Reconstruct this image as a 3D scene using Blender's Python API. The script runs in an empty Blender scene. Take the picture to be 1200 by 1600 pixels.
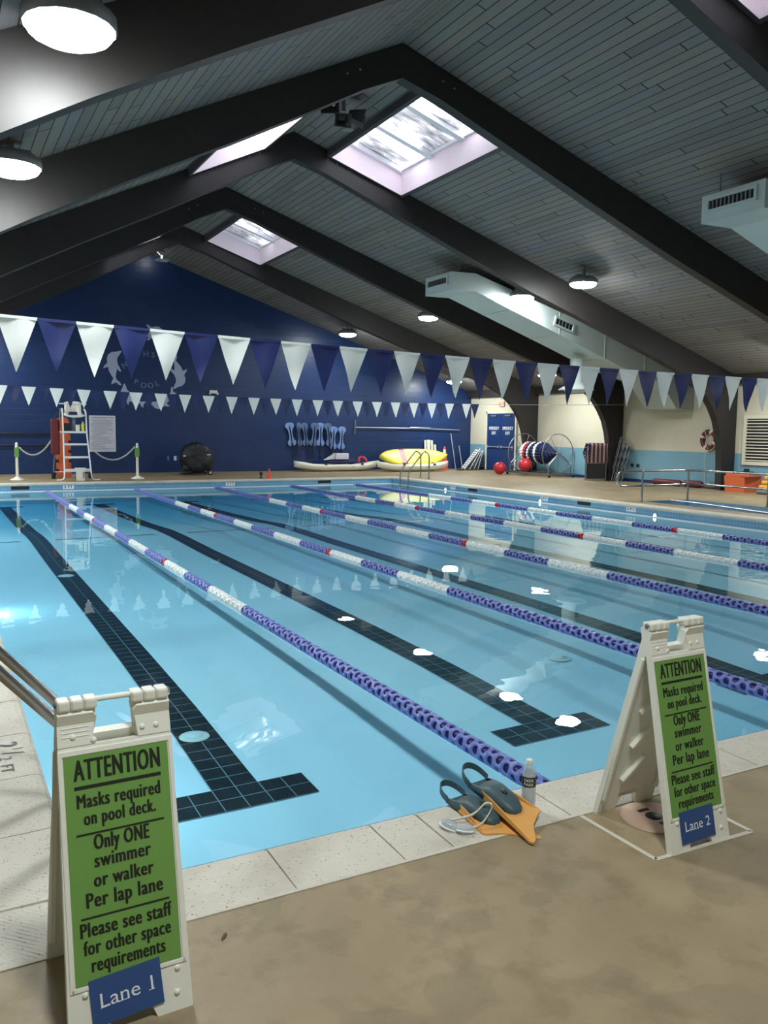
import bpy, math, random
from mathutils import Vector, Matrix
random.seed(7)
PI = math.pi
SC = bpy.context.scene
COL = SC.collection

# ------------------------------------------------------------------ camera
F_PX, YAW, PITCH, ROLL = 1301.235, 0.493489, 0.0977756, 0.0120215
CAM = Vector((-0.38155, -2.96269, 1.64044))
fw = Vector((math.sin(YAW)*math.cos(PITCH), math.cos(YAW)*math.cos(PITCH), -math.sin(PITCH)))
rt = fw.cross(Vector((0, 0, 1))).normalized(); up = rt.cross(fw)
r2 = math.cos(ROLL)*rt + math.sin(ROLL)*up
u2 = -math.sin(ROLL)*rt + math.cos(ROLL)*up
cd = bpy.data.cameras.new('camera'); cam = bpy.data.objects.new('camera', cd); COL.objects.link(cam)
M = Matrix((r2, u2, -fw)).transposed().to_4x4(); M.translation = CAM
cam.matrix_world = M
cd.sensor_fit = 'AUTO'; cd.sensor_width = 36.0; cd.lens = F_PX*36/1600; cd.clip_start = 0.02; cd.clip_end = 200
SC.camera = cam

# ------------------------------------------------------------------ world, exposure
W = bpy.data.worlds.new('sky'); SC.world = W; W.use_nodes = True
W.node_tree.nodes['Background'].inputs[0].default_value = (0.93, 0.95, 1.0, 1)
W.node_tree.nodes['Background'].inputs[1].default_value = 6.5
LAMP_W = 95.0          # ceiling lamp strength
POOL_W = 70.0          # underwater lamp strength
SC.view_settings.view_transform = 'Standard'; SC.view_settings.look = 'None'
SC.view_settings.exposure = 0.85; SC.view_settings.gamma = 1.0; SC.view_settings.use_curve_mapping = False
SC.cycles.use_denoising = True
SC.cycles.max_bounces = 8; SC.cycles.diffuse_bounces = 5; SC.cycles.transparent_max_bounces = 16
SC.cycles.sample_clamp_indirect = 4.0
SC.cycles.caustics_reflective = False; SC.cycles.caustics_refractive = False

# ------------------------------------------------------------------ materials
def lin(v):
    v /= 255.0
    return v/12.92 if v <= 0.04045 else ((v+0.055)/1.055)**2.4
def c(r, g, b): return (lin(r), lin(g), lin(b), 1.0)

class NT:
    def __init__(s, name):
        s.m = bpy.data.materials.new(name); s.m.use_nodes = True
        s.t = s.m.node_tree; s.t.nodes.clear()
        s.out = s.t.nodes.new('ShaderNodeOutputMaterial')
    def n(s, typ, **kw):
        nd = s.t.nodes.new('ShaderNode'+typ)
        for k, v in kw.items():
            if k.startswith('i_'):
                key = k[2:]
                s.put(nd.inputs[int(key)] if key.isdigit() else nd.inputs[key.replace('_', ' ')], v)
            else: setattr(nd, k, v)
        return nd
    def put(s, sock, v):
        if isinstance(v, bpy.types.NodeSocket): s.t.links.new(v, sock)
        elif isinstance(v, bpy.types.Node): s.t.links.new(v.outputs[0], sock)
        else: sock.default_value = v
    def math(s, op, a, b=0.0, cc=None):
        nd = s.n('Math', operation=op); s.put(nd.inputs[0], a); s.put(nd.inputs[1], b)
        if cc is not None: s.put(nd.inputs[2], cc)
        return nd.outputs[0]
    def xyz(s):
        tc = s.n('TexCoord'); sp = s.n('SeparateXYZ'); s.put(sp.inputs[0], tc.outputs['Object'])
        return tc.outputs['Object'], sp.outputs[0], sp.outputs[1], sp.outputs[2]
    def mix(s, f, a, b):
        nd = s.n('Mix', data_type='RGBA'); s.put(nd.inputs[0], f); s.put(nd.inputs[6], a); s.put(nd.inputs[7], b)
        return nd.outputs[2]
    def ramp(s, f, stops):
        nd = s.n('ValToRGB'); s.put(nd.inputs[0], f)
        e = nd.color_ramp.elements
        while len(e) < len(stops): e.new(0.5)
        for el, (p, col) in zip(e, stops): el.position = p; el.color = col
        return nd.outputs[0]
    def noise(s, vec, scale, detail=3.0, rough=0.55):
        nd = s.n('TexNoise'); s.put(nd.inputs['Vector'], vec); nd.inputs['Scale'].default_value = scale
        nd.inputs['Detail'].default_value = detail; nd.inputs['Roughness'].default_value = rough
        return nd.outputs[0]
    def bsdf(s, col, rough=0.5, metal=0.0, spec=0.5, bump=None, bstr=0.2, bdist=0.01, **kw):
        b = s.n('BsdfPrincipled'); s.put(b.inputs['Base Color'], col); s.put(b.inputs['Roughness'], rough)
        s.put(b.inputs['Metallic'], metal); s.put(b.inputs['Specular IOR Level'], spec)
        for k, v in kw.items(): s.put(b.inputs[k.replace('_', ' ')], v)
        if bump is not None:
            bn = s.n('Bump'); bn.inputs['Strength'].default_value = bstr; bn.inputs['Distance'].default_value = bdist
            s.put(bn.inputs['Height'], bump); s.put(b.inputs['Normal'], bn.outputs[0])
        s.t.links.new(b.outputs[0], s.out.inputs[0]); return b

def plain(name, col, rough=0.5, metal=0.0, spec=0.5, var=0.12, scale=14.0, **kw):
    s = NT(name); o, x, y, z = s.xyz()
    nz = s.noise(o, scale)
    d = tuple(v*(1-var) for v in col[:3])+(1,); l = tuple(min(1, v*(1+var)) for v in col[:3])+(1,)
    s.bsdf(s.mix(nz, d, l), rough, metal, spec, **kw)
    return s.m

def emit(name, col, strength):
    s = NT(name); e = s.n('Emission'); e.inputs[0].default_value = col; e.inputs[1].default_value = strength
    s.t.links.new(e.outputs[0], s.out.inputs[0]); return s.m

MT = {}
def mats():
    P = plain
    MT['beam'] = P('dark_stained_wood', c(40, 37, 37), 0.55, var=0.3, scale=6)
    MT['dark_trim'] = P('dark_grey_trim', c(66, 63, 66), 0.5, var=0.1)
    MT['far_blue'] = P('dim_blue_pennant', c(28, 44, 92), 0.5)
    MT['white_plastic'] = P('white_plastic', c(226, 226, 216), 0.45, var=0.04)
    MT['white_metal'] = P('white_metal', c(222, 224, 228), 0.35, var=0.05)
    MT['steel'] = P('stainless_steel', c(170, 170, 172), 0.22, 1.0, var=0.08)
    MT['dull_steel'] = P('dull_steel', c(150, 152, 155), 0.4, 0.9, var=0.1)
    MT['alu'] = P('aluminium', c(205, 208, 212), 0.35, 0.6, var=0.06)
    MT['black'] = P('black_plastic', c(24, 25, 27), 0.45)
    s = NT('black_film'); o, x, y, z = s.xyz()
    s.bsdf(s.mix(s.noise(o, 5), c(20, 23, 27), c(36, 40, 46)), 0.22, 0, 0.5, bump=s.noise(o, 5.5, 4, 0.6), bstr=0.8, bdist=0.08)
    MT['black_film'] = s.m
    MT['ink'] = P('black_ink', c(22, 28, 20), 0.5, var=0.05)
    MT['green'] = P('green_poster', c(106, 150, 74), 0.38, var=0.03)
    MT['card'] = P('blue_card', c(44, 76, 132), 0.4, var=0.05)
    MT['card_ink'] = P('pale_ink', c(222, 228, 236), 0.5, var=0.02)
    MT['teal'] = P('teal_rubber', c(60, 84, 92), 0.5, var=0.1)
    MT['orange_rubber'] = P('orange_rubber', c(216, 158, 84), 0.5, var=0.07)
    MT['orange'] = P('orange_plastic', c(206, 100, 58), 0.45, var=0.08)
    MT['cone'] = P('cone_orange', c(232, 72, 48), 0.45, var=0.05)
    MT['red'] = P('red_vinyl', c(196, 42, 52), 0.35, var=0.06)
    MT['darkred'] = P('dark_red_vinyl', c(100, 34, 38), 0.5)
    MT['yellow'] = P('yellow_plastic', c(238, 228, 84), 0.4, var=0.05, scale=3)
    MT['amber'] = P('amber_plastic', c(224, 164, 60), 0.45)
    MT['hull'] = P('white_hull', c(222, 220, 206), 0.4, var=0.05, scale=3)
    MT['navy_cloth'] = P('navy_cloth', c(26, 36, 78), 0.8)
    MT['foam_blue'] = P('blue_foam', c(120, 150, 205), 0.7, var=0.1, scale=5)
    MT['foam_slate'] = P('slate_foam', c(84, 108, 150), 0.7, var=0.1, scale=5)
    MT['duct'] = P('painted_duct', c(186, 198, 196), 0.45, var=0.05, scale=2)
    MT['grey'] = P('grey_metal', c(120, 124, 126), 0.45, 0.3)
    MT['shaft'] = P('pinkish_paint', c(240, 224, 232), 0.6, var=0.05, scale=3)
    MT['skybar'] = P('white_bar', c(240, 240, 244), 0.5, var=0.02)
    MT['door'] = P('blue_door_paint', c(28, 54, 104), 0.4, var=0.05, scale=2)
    MT['cream'] = P('cream_paint', c(214, 208, 188), 0.5, var=0.04)
    MT['decal'] = P('pale_grey_paint', c(168, 176, 206), 0.5, var=0.05, scale=3)
    MT['decal_dim'] = P('dim_letter_paint', c(104, 122, 168), 0.5, var=0.1, scale=3)
    MT['flag_white'] = P('white_pennant', c(232, 236, 234), 0.5, var=0.04, scale=6)
    MT['flag_blue'] = P('blue_pennant', c(28, 42, 98), 0.45, var=0.08, scale=6)
    MT['cord'] = P('pale_cord', c(190, 192, 200), 0.6)
    MT['fl_blue'] = P('blue_float', c(118, 128, 200), 0.35, var=0.06)
    MT['fl_core'] = P('navy_float_core', c(18, 26, 86), 0.3, var=0.2, scale=30)
    MT['fl_white'] = P('white_float', c(240, 243, 242), 0.35, var=0.03)
    MT['fl_wcore'] = P('pale_float_core', c(234, 240, 240), 0.35, var=0.05)
    MT['fl_red'] = P('red_float', c(206, 48, 70), 0.35, var=0.06)
    MT['fl_rcore'] = P('dark_red_core', c(130, 22, 44), 0.35)
    MT['exit_red'] = emit('exit_letters', c(255, 96, 70), 1.2)
    MT['tape'] = P('white_line', c(196, 190, 176), 0.7, var=0.1, scale=30)
    MT['lid'] = P('beige_lid', c(190, 160, 140), 0.5, var=0.1, scale=10)
    MT['leaf'] = P('dry_leaf', c(92, 58, 34), 0.8)
    MT['lens'] = emit('lamp_lens', (0.95, 1.0, 0.99, 1), LAMP_W)
    MT['pool_lens'] = emit('pool_lamp_lens', (0.8, 0.95, 1.0, 1), POOL_W)
    MT['jet'] = emit('wall_lamp_lens', (0.9, 0.97, 1.0, 1), 3.0)
    MT['flood'] = emit('flood_lens', (1.0, 0.97, 0.9, 1), 14.0)

    # ---- ceiling planks: boards run along Y
    s = NT('grey_plank_ceiling'); o, x, y, z = s.xyz()
    px = s.math('DIVIDE', x, 0.16)
    idx = s.math('FLOOR', px); fr = s.math('FRACT', px)
    w1 = s.n('TexWhiteNoise', noise_dimensions='1D'); s.put(w1.inputs['W'], idx)
    seg = s.math('ADD', s.math('DIVIDE', y, 3.7), s.math('MULTIPLY', w1.outputs[0], 7.0))
    sidx = s.math('FLOOR', seg); sfr = s.math('FRACT', seg)
    w2 = s.n('TexWhiteNoise', noise_dimensions='2D'); cb = s.n('CombineXYZ'); s.put(cb.inputs[0], idx); s.put(cb.inputs[1], sidx)
    s.put(w2.inputs['Vector'], cb.outputs[0])
    groove = s.math('MAXIMUM', s.math('LESS_THAN', fr, 0.085), s.math('LESS_THAN', sfr, 0.006))
    mp = s.n('Mapping'); mp.inputs['Scale'].default_value = (14, 1.1, 14); s.put(mp.inputs[0], o)
    grain = s.noise(mp.outputs[0], 1.5, 5, 0.65)
    big = s.noise(o, 0.9, 2)
    base = s.ramp(w2.outputs[0], [(0.0, c(116, 110, 102)), (0.3, c(142, 136, 124)), (0.55, c(126, 124, 128)), (0.8, c(146, 134, 118)), (1.0, c(120, 116, 114))])
    base = s.mix(s.math('MULTIPLY', grain, 0.55), base, c(82, 80, 76))
    base = s.mix(s.math('MULTIPLY', big, 0.35), base, c(136, 142, 152))
    colr = s.mix(groove, base, c(26, 25, 24))
    s.bsdf(colr, 0.65, 0, 0.3, bump=s.math('SUBTRACT', 1.0, groove), bstr=0.6, bdist=0.006)
    MT['planks'] = s.m

    # ---- deck concrete
    s = NT('tan_concrete'); o, x, y, z = s.xyz()
    n1 = s.noise(o, 1.3, 6, 0.6); n2 = s.noise(o, 5.5, 5, 0.65); n3 = s.noise(o, 60, 2)
    col = s.ramp(n1, [(0.32, c(126, 111, 84)), (0.5, c(141, 125, 96)), (0.66, c(155, 139, 109))])
    stain = s.ramp(n2, [(0.5, (0, 0, 0, 1)), (0.62, (1, 1, 1, 1))])
    col = s.mix(s.math('MULTIPLY', stain, 0.4), col, c(104, 91, 68))
    spot = s.ramp(s.noise(o, 2.4, 2), [(0.58, (0, 0, 0, 1)), (0.6, (1, 1, 1, 1))])
    col = s.mix(s.math('MULTIPLY', spot, 0.26), col, c(98, 88, 70))
    col = s.mix(s.math('MULTIPLY', n3, 0.2), col, c(160, 146, 118))
    s.bsdf(col, s.math('MULTIPLY_ADD', n1, 0.3, 0.38), 0, 0.4, bump=s.noise(o, 180, 2), bstr=0.15, bdist=0.002)
    MT['deck'] = s.m

    # ---- coping: pale aggregate with a ribbed grip band
    s = NT('speckled_coping'); o, x, y, z = s.xyz()
    vo = s.n('TexVoronoi', feature='F1'); s.put(vo.inputs['Vector'], o); vo.inputs['Scale'].default_value = 95; vo.inputs['Randomness'].default_value = 1.0
    pick = s.n('SeparateColor'); s.put(pick.inputs[0], vo.outputs['Color'])
    speck = s.math('MULTIPLY', s.math('LESS_THAN', vo.outputs['Distance'], s.math('MULTIPLY_ADD', pick.outputs[1], 0.35, 0.12)), s.math('LESS_THAN', pick.outputs[0], 0.24))
    n1 = s.noise(o, 3.0, 5)
    col = s.mix(n1, c(186, 180, 166), c(214, 210, 198))
    col = s.mix(s.math('MULTIPLY', speck, s.math('MULTIPLY_ADD', pick.outputs[2], 0.6, 0.25)), col, c(84, 78, 70))
    wear = s.math('MULTIPLY', s.ramp(s.noise(o, 2.0, 4, 0.65), [(0.5, (0, 0, 0, 1)), (0.68, (1, 1, 1, 1))]), 0.3)
    col = s.mix(wear, col, c(140, 132, 116))
    rib = s.math('MULTIPLY', s.math('SINE', s.math('MULTIPLY', s.math('ADD', x, y), 260.0)), s.ramp(s.noise(o, 14, 2), [(0.4, (0, 0, 0, 1)), (0.6, (1, 1, 1, 1))]))
    s.bsdf(col, 0.55, 0, 0.4, bump=s.math('ADD', s.math('MULTIPLY', rib, 0.35), s.noise(o, 90, 3)), bstr=0.6, bdist=0.004)
    MT['coping'] = s.m

    # ---- navy painted block wall
    s = NT('navy_block_wall'); o, x, y, z = s.xyz()
    cv = s.n('CombineXYZ'); s.put(cv.inputs[0], x); s.put(cv.inputs[1], z)
    br = s.n('TexBrick'); s.put(br.inputs['Vector'], cv.outputs[0]); br.inputs['Scale'].default_value = 1.0
    br.inputs['Brick Width'].default_value = 0.405; br.inputs['Row Height'].default_value = 0.203; br.inputs['Mortar Size'].default_value = 0.006
    br.inputs['Mortar Smooth'].default_value = 0.6
    br.inputs['Color1'].default_value = c(30, 54, 100); br.inputs['Color2'].default_value = c(28, 51, 95); br.inputs['Mortar'].default_value = c(24, 45, 84)
    hh = s.math('SUBTRACT', s.math('MULTIPLY', s.noise(o, 9, 3), 0.35), br.outputs['Fac'])
    s.bsdf(br.outputs[0], 0.36, 0, 0.4, bump=hh, bstr=0.5, bdist=0.006)
    MT['navy_wall'] = s.m

    # ---- right wall: cream over light blue
    s = NT('two_tone_wall'); o, x, y, z = s.xyz()
    up_ = s.math('GREATER_THAN', z, 1.085)
    n1 = s.noise(o, 1.2, 4)
    cr = s.mix(n1, c(196, 190, 168), c(216, 210, 190)); bl = s.mix(n1, c(114, 158, 178), c(126, 170, 188))
    s.bsdf(s.mix(up_, bl, cr), 0.5, 0, 0.4, bump=s.noise(o, 20, 3), bstr=0.1, bdist=0.004)
    MT['two_tone'] = s.m

    # ---- pool plaster, wall tile, black lane tile
    s = NT('pool_plaster'); o, x, y, z = s.xyz()
    n1 = s.noise(o, 1.0, 3)
    s.bsdf(s.mix(n1, c(206, 226, 232), c(222, 236, 240)), 0.7, 0, 0.2)
    MT['plaster'] = s.m
    s = NT('blue_wall_tile'); o, x, y, z = s.xyz()
    def grid(s, a, b, step, wd):
        fa = s.math('FRACT', s.math('DIVIDE', a, step)); fb = s.math('FRACT', s.math('DIVIDE', b, step))
        return s.math('MAXIMUM', s.math('LESS_THAN', fa, wd), s.math('LESS_THAN', fb, wd))
    g = grid(s, s.math('ADD', x, y), z, 0.0765, 0.07)
    s.bsdf(s.mix(g, s.mix(s.noise(o, 2.5, 3), c(96, 142, 186), c(126, 176, 200)), c(176, 200, 206)), 0.2, 0, 0.5)
    MT['tile'] = s.m
    s = NT('black_lane_tile'); o, x, y, z = s.xyz()
    g = grid(s, x, y, 0.1525, 0.045)
    s.bsdf(s.mix(g, s.mix(s.noise(o, 8, 2), c(11, 16, 20), c(18, 24, 30)), c(132, 146, 152)), 0.5, 0, 0.2)
    MT['lane_tile'] = s.m

    # ---- water: clear body with soft blue absorption and a mirror-like surface
    s = NT('clear_water'); o, x, y, z = s.xyz()
    geo = s.n('NewGeometry'); tn = s.n('SeparateXYZ'); s.put(tn.inputs[0], geo.outputs['True Normal'])
    dt = s.n('VectorMath', operation='DOT_PRODUCT'); s.put(dt.inputs[0], geo.outputs['True Normal']); s.put(dt.inputs[1], geo.outputs['Incoming'])
    ca = s.math('ABSOLUTE', dt.outputs['Value'])
    fres = s.math('MULTIPLY_ADD', s.math('POWER', s.math('SUBTRACT', 1.0, ca), 5.0), 0.98, 0.02)
    top = s.math('GREATER_THAN', s.math('ABSOLUTE', tn.outputs[2]), 0.98)
    near_top = s.math('GREATER_THAN', z, -0.25)
    fac = s.math('MULTIPLY', fres, s.math('MULTIPLY', top, near_top))
    mp = s.n('Mapping'); mp.inputs['Scale'].default_value = (1, 0.8, 1); s.put(mp.inputs[0], o)
    bn = s.n('Bump'); bn.inputs['Strength'].default_value = 0.05; bn.inputs['Distance'].default_value = 0.05
    s.put(bn.inputs['Height'], s.noise(mp.outputs[0], 2.2, 2.0, 0.4))
    gl = s.n('BsdfGlossy'); gl.inputs['Roughness'].default_value = 0.0; s.put(gl.inputs['Normal'], bn.outputs[0])
    tr = s.n('BsdfTransparent')
    mx = s.n('MixShader'); s.put(mx.inputs[0], fac); s.put(mx.inputs[1], tr.outputs[0]); s.put(mx.inputs[2], gl.outputs[0])
    s.t.links.new(mx.outputs[0], s.out.inputs[0])
    va = s.n('VolumeAbsorption'); va.inputs[0].default_value = (0.30, 0.80, 0.955, 1); va.inputs[1].default_value = 0.85
    s.t.links.new(va.outputs[0], s.out.inputs[1])
    MT['water'] = s.m

    # ---- skylight pane: dusty glass
    s = NT('dusty_glass'); o, x, y, z = s.xyz()
    mp = s.n('Mapping'); mp.inputs['Scale'].default_value = (1.2, 3.0, 1); s.put(mp.inputs[0], o)
    d = s.math('ADD', s.math('MULTIPLY', s.noise(mp.outputs[0], 2.4, 5, 0.6), 0.45), s.math('MULTIPLY', s.noise(o, 0.8, 1), 0.6))
    tr = s.n('BsdfTransparent'); s.put(tr.inputs[0], s.ramp(d, [(0.42, (0.024, 0.025, 0.028, 1)), (0.54, (0.075, 0.077, 0.082, 1)), (0.66, (0.9, 0.92, 0.96, 1))]))
    s.t.links.new(tr.outputs[0], s.out.inputs[0]); MT['pane'] = s.m

    # ---- clear plastics
    for nm, col, rg in (('bottle_clear', (0.93, 0.96, 0.97, 1), 0.12), ('goggle_clear', (0.86, 0.88, 0.93, 1), 0.1)):
        s = NT(nm); tr = s.n('BsdfTransparent'); tr.inputs[0].default_value = col
        gl = s.n('BsdfPrincipled'); gl.inputs['Base Color'].default_value = c(214, 222, 226); gl.inputs['Roughness'].default_value = rg
        mx = s.n('MixShader'); mx.inputs[0].default_value = 0.42
        s.put(mx.inputs[1], tr.outputs[0]); s.put(mx.inputs[2], gl.outputs[0]); s.t.links.new(mx.outputs[0], s.out.inputs[0]); MT[nm] = s.m

    # ---- flag towel: vertical stripes
    s = NT('striped_towel'); o, x, y, z = s.xyz()
    st = s.math('GREATER_THAN', s.math('FRACT', s.math('DIVIDE', s.math('ADD', s.math('ADD', y, s.math('MULTIPLY', x, -0.4)), s.math('MULTIPLY', s.noise(o, 3, 2), 0.05)), 0.17)), 0.55)
    s.bsdf(s.mix(st, c(74, 38, 42), c(150, 140, 140)), 0.85); MT['towel'] = s.m
    # ---- rules board
    MT['board'] = P('white_board', c(206, 208, 222), 0.4, var=0.02)
    MT['board_ink'] = P('grey_ink', c(140, 142, 160), 0.5, var=0.05)
mats()

# ------------------------------------------------------------------ mesh helpers
class MB:
    def __init__(s): s.v = []; s.f = []; s.mi = []; s.sm = []
    def add(s, vs, fs, m=0, smooth=False, X=None):
        b = len(s.v)
        for p in vs:
            p = Vector(p); s.v.append(tuple(X @ p if X else p))
        for f in fs: s.f.append(tuple(i+b for i in f)); s.mi.append(m); s.sm.append(smooth)
        return s
    def quad(s, a, b, cc, d, m=0): return s.add([a, b, cc, d], [(0, 1, 2, 3)], m)
    def box(s, x0, x1, y0, y1, z0, z1, m=0, X=None, bev=0.0):
        if bev <= 0:
            vs = [(x, y, z) for x in (x0, x1) for y in (y0, y1) for z in (z0, z1)]
            return s.add(vs, [(0, 1, 3, 2), (4, 6, 7, 5), (0, 4, 5, 1), (2, 3, 7, 6), (0, 2, 6, 4), (1, 5, 7, 3)], m, False, X)
        b = min(bev, (x1-x0)*.49, (y1-y0)*.49, (z1-z0)*.49)
        rings = []
        def ring(inset, z):
            i = inset; k = b*0.4
            return [(x0+i, y0+b, z), (x0+i+k*0, y0+b, z)] if False else [
                (x0+b, y0+i, z), (x1-b, y0+i, z), (x1-i, y0+b, z), (x1-i, y1-b, z), (x1-b, y1-i, z), (x0+b, y1-i, z), (x0+i, y1-b, z), (x0+i, y0+b, z)]
        rr = [ring(b*.9, z0), ring(b*.27, z0+b*.27), ring(0, z0+b), ring(0, z1-b), ring(b*.27, z1-b*.27), ring(b*.9, z1)]
        vs = [p for r in rr for p in r]; fs = [tuple(range(7, -1, -1))]
        for k in range(len(rr)-1):
            for j in range(8): fs.append((k*8+j, k*8+(j+1) % 8, k*8+8+(j+1) % 8, k*8+8+j))
        fs.append(tuple((len(rr)-1)*8+j for j in range(8)))
        return s.add(vs, fs, m, False, X)
    def prism(s, poly, axis, a, b, m=0, X=None, smooth=False):
        """poly: 2D outline; axis 'x','y','z' is the extrusion direction"""
        def P(p, t):
            return {'x': (t, p[0], p[1]), 'y': (p[0], t, p[1]), 'z': (p[0], p[1], t)}[axis]
        n = len(poly)
        vs = [P(p, a) for p in poly]+[P(p, b) for p in poly]
        fs = [tuple(range(n-1, -1, -1)), tuple(range(n, 2*n))]
        s.add(vs, fs, m, False, X)
        s.add(vs, [(j, (j+1) % n, n+(j+1) % n, n+j) for j in range(n)], m, smooth, X)
        return s
    def lathe(s, prof, n=16, m=0, X=None, smooth=True, cap=True):
        vs = []; fs = []
        for r, z in prof:
            for j in range(n): vs.append((r*math.cos(2*PI*j/n), r*math.sin(2*PI*j/n), z))
        for k in range(len(prof)-1):
            for j in range(n): fs.append((k*n+j, k*n+(j+1) % n, (k+1)*n+(j+1) % n, (k+1)*n+j))
        s.add(vs, fs, m, smooth, X)
        if cap:
            b = [vs[j] for j in range(n)]; t = [vs[(len(prof)-1)*n+j] for j in range(n)]
            if prof[0][0] > 1e-4: s.add(b, [tuple(range(n-1, -1, -1))], m, False, X)
            if prof[-1][0] > 1e-4: s.add(t, [tuple(range(n))], m, False, X)
        return s
    def tube(s, path, r, n=10, m=0, X=None, closed=False, cap=True):
        P = [Vector(p) for p in path]; k = len(P); vs = []; fs = []
        up_ = None
        for i in range(k):
            if closed: t = (P[(i+1) % k]-P[i-1])
            else: t = P[min(i+1, k-1)]-P[max(i-1, 0)]
            t = t.normalized() if t.length > 1e-9 else Vector((0, 0, 1))
            if up_ is None:
                a = Vector((0, 0, 1)) if abs(t.z) < 0.9 else Vector((1, 0, 0)); up_ = (a-t*a.dot(t)).normalized()
            else:
                up_ = (up_-t*up_.dot(t)); up_ = up_.normalized() if up_.length > 1e-6 else t.orthogonal().normalized()
            sd = t.cross(up_); ri = r[i] if isinstance(r, (list, tuple)) else r
            for j in range(n):
                a = 2*PI*j/n; vs.append(P[i]+(up_*math.cos(a)+sd*math.sin(a))*ri)
        for i in range(k if closed else k-1):
            for j in range(n):
                a, b = i*n+j, i*n+(j+1) % n; q = (i+1) % k
                fs.append((a, q*n+j, q*n+(j+1) % n, b))
        s.add(vs, fs, m, True, X)
        if cap and not closed:
            s.add(vs[:n], [tuple(range(n))], m, False, X); s.add(vs[-n:], [tuple(range(n-1, -1, -1))], m, False, X)
        return s
    def sphere(s, cx, cy, cz, r, m=0, n=16, X=None, sc=(1, 1, 1)):
        vs = []; fs = []; h = n//2
        for i in range(h+1):
            t = PI*i/h
            for j in range(n):
                p = 2*PI*j/n
                vs.append((cx+r*sc[0]*math.sin(t)*math.cos(p), cy+r*sc[1]*math.sin(t)*math.sin(p), cz+r*sc[2]*math.cos(t)))
        for i in range(h):
            for j in range(n): fs.append((i*n+j, (i+1)*n+j, (i+1)*n+(j+1) % n, i*n+(j+1) % n))
        return s.add(vs, fs, m, True, X)
    def torus(s, R, r, n=32, k=8, m=0, X=None, a0=0, a1=2*PI):
        full = abs(a1-a0-2*PI) < 1e-6
        cnt = n if full else n+1
        return s.tube([(R*math.cos(a0+(a1-a0)*i/n), R*math.sin(a0+(a1-a0)*i/n), 0) for i in range(cnt)], r, k, m, X, closed=full)
    def build(s, name, mat, parent=None, loc=(0, 0, 0)):
        me = bpy.data.meshes.new(name); me.from_pydata(s.v, [], s.f)
        ms = mat if isinstance(mat, (list, tuple)) else [mat]
        for q in ms: me.materials.append(MT[q] if isinstance(q, str) else q)
        me.polygons.foreach_set('material_index', s.mi); me.polygons.foreach_set('use_smooth', s.sm); me.update()
        return link(name, me, parent, loc)

def link(name, me, parent=None, loc=(0, 0, 0)):
    o = bpy.data.objects.new(name, me); COL.objects.link(o); o.location = loc
    if parent: o.parent = parent
    return o
def tag(o, label=None, cat=None, group=None, kind=None):
    if label: o['label'] = label
    if cat: o['category'] = cat
    if group: o['group'] = group
    if kind: o['kind'] = kind
    return o
def thing(name, label, cat, loc=(0, 0, 0), rz=0.0, group=None):
    o = bpy.data.objects.new(name, None); COL.objects.link(o); o.location = loc; o.rotation_euler = (0, 0, rz); o.empty_display_size = 0.1
    return tag(o, label, cat, group)
def struct(o, label=None):
    o['kind'] = 'structure'
    if label: o['label'] = label
    return o
def copy_thing(root, loc=None, rot=None, label=None):
    def rec(o, par):
        q = o.copy(); COL.objects.link(q)
        if par: q.parent = par
        for ch in o.children: rec(ch, q)
        return q
    r = rec(root, None)
    if loc is not None: r.location = loc
    if rot is not None: r.rotation_euler = rot
    if label: r['label'] = label
    return r
def XF(loc=(0, 0, 0), rot=(0, 0, 0), sc=(1, 1, 1)):
    from mathutils import Euler
    return Matrix.Translation(loc) @ Euler(rot).to_matrix().to_4x4() @ Matrix.Diagonal((*sc, 1))
def frame(o, ex, ey, ez):
    m = Matrix((Vector(ex), Vector(ey), Vector(ez))).transposed().to_4x4(); m.translation = Vector(o); return m
def smooth_path(pts, rad=0.08, n=5):
    P = [Vector(p) for p in pts]; out = [P[0]]
    for i in range(1, len(P)-1):
        a, b, d = P[i-1], P[i], P[i+1]
        l = min(rad, (a-b).length*.49, (d-b).length*.49)
        s0 = b+(a-b).normalized()*l; s1 = b+(d-b).normalized()*l
        for k in range(n+1):
            t = k/n; out.append(s0*(1-t)**2+b*2*t*(1-t)+s1*t*t)
    out.append(P[-1]); return out
_tc = {}
def text_raw(body, bold=0.0):
    key = (body, bold)
    if key in _tc: return _tc[key]
    cu = bpy.data.curves.new('txt', 'FONT'); cu.body = body; cu.space_character = 1.0+bold; cu.resolution_u = 3
    ob = bpy.data.objects.new('txt', cu); COL.objects.link(ob)
    dg = bpy.context.evaluated_depsgraph_get(); dg.update()
    me = bpy.data.meshes.new_from_object(ob.evaluated_get(dg))
    vs = [tuple(v.co) for v in me.vertices]; fs = [tuple(p.vertices) for p in me.polygons]
    bpy.data.objects.remove(ob); bpy.data.curves.remove(cu); bpy.data.meshes.remove(me)
    _tc[key] = (vs, fs); return vs, fs
def put_text(mb, body, X, width=None, cap=None, x=0.0, y=0.0, m=0, bold=0.02, align='c', warp=None):
    """flat lettering in the XY plane of X; cap = capital height (font cap is 0.69 of size)"""
    vs, fs = text_raw(body, 0.12 if bold > .03 else 0.0)
    x0 = min(v[0] for v in vs); x1 = max(v[0] for v in vs)
    sy = cap/0.69; sx = (width/(x1-x0)) if width else sy
    off = {'c': (x0+x1)/2, 'l': x0}[align]
    pts = [((v[0]-off)*sx+x, v[1]*sy+y, 0) for v in vs]
    for n_, (k_, j_) in enumerate(((-1, 0), (-.5, .4), (0, 0), (.5, -.4), (1, 0)) if bold > 0 else ((0, 0),)):
        q_ = [(p[0]+k_*bold*1.1*cap, p[1]+j_*bold*.6*cap, .00003*n_) for p in pts]
        if warp: q_ = [warp(p) for p in q_]
        mb.add(q_, fs, m, False, X)

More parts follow.
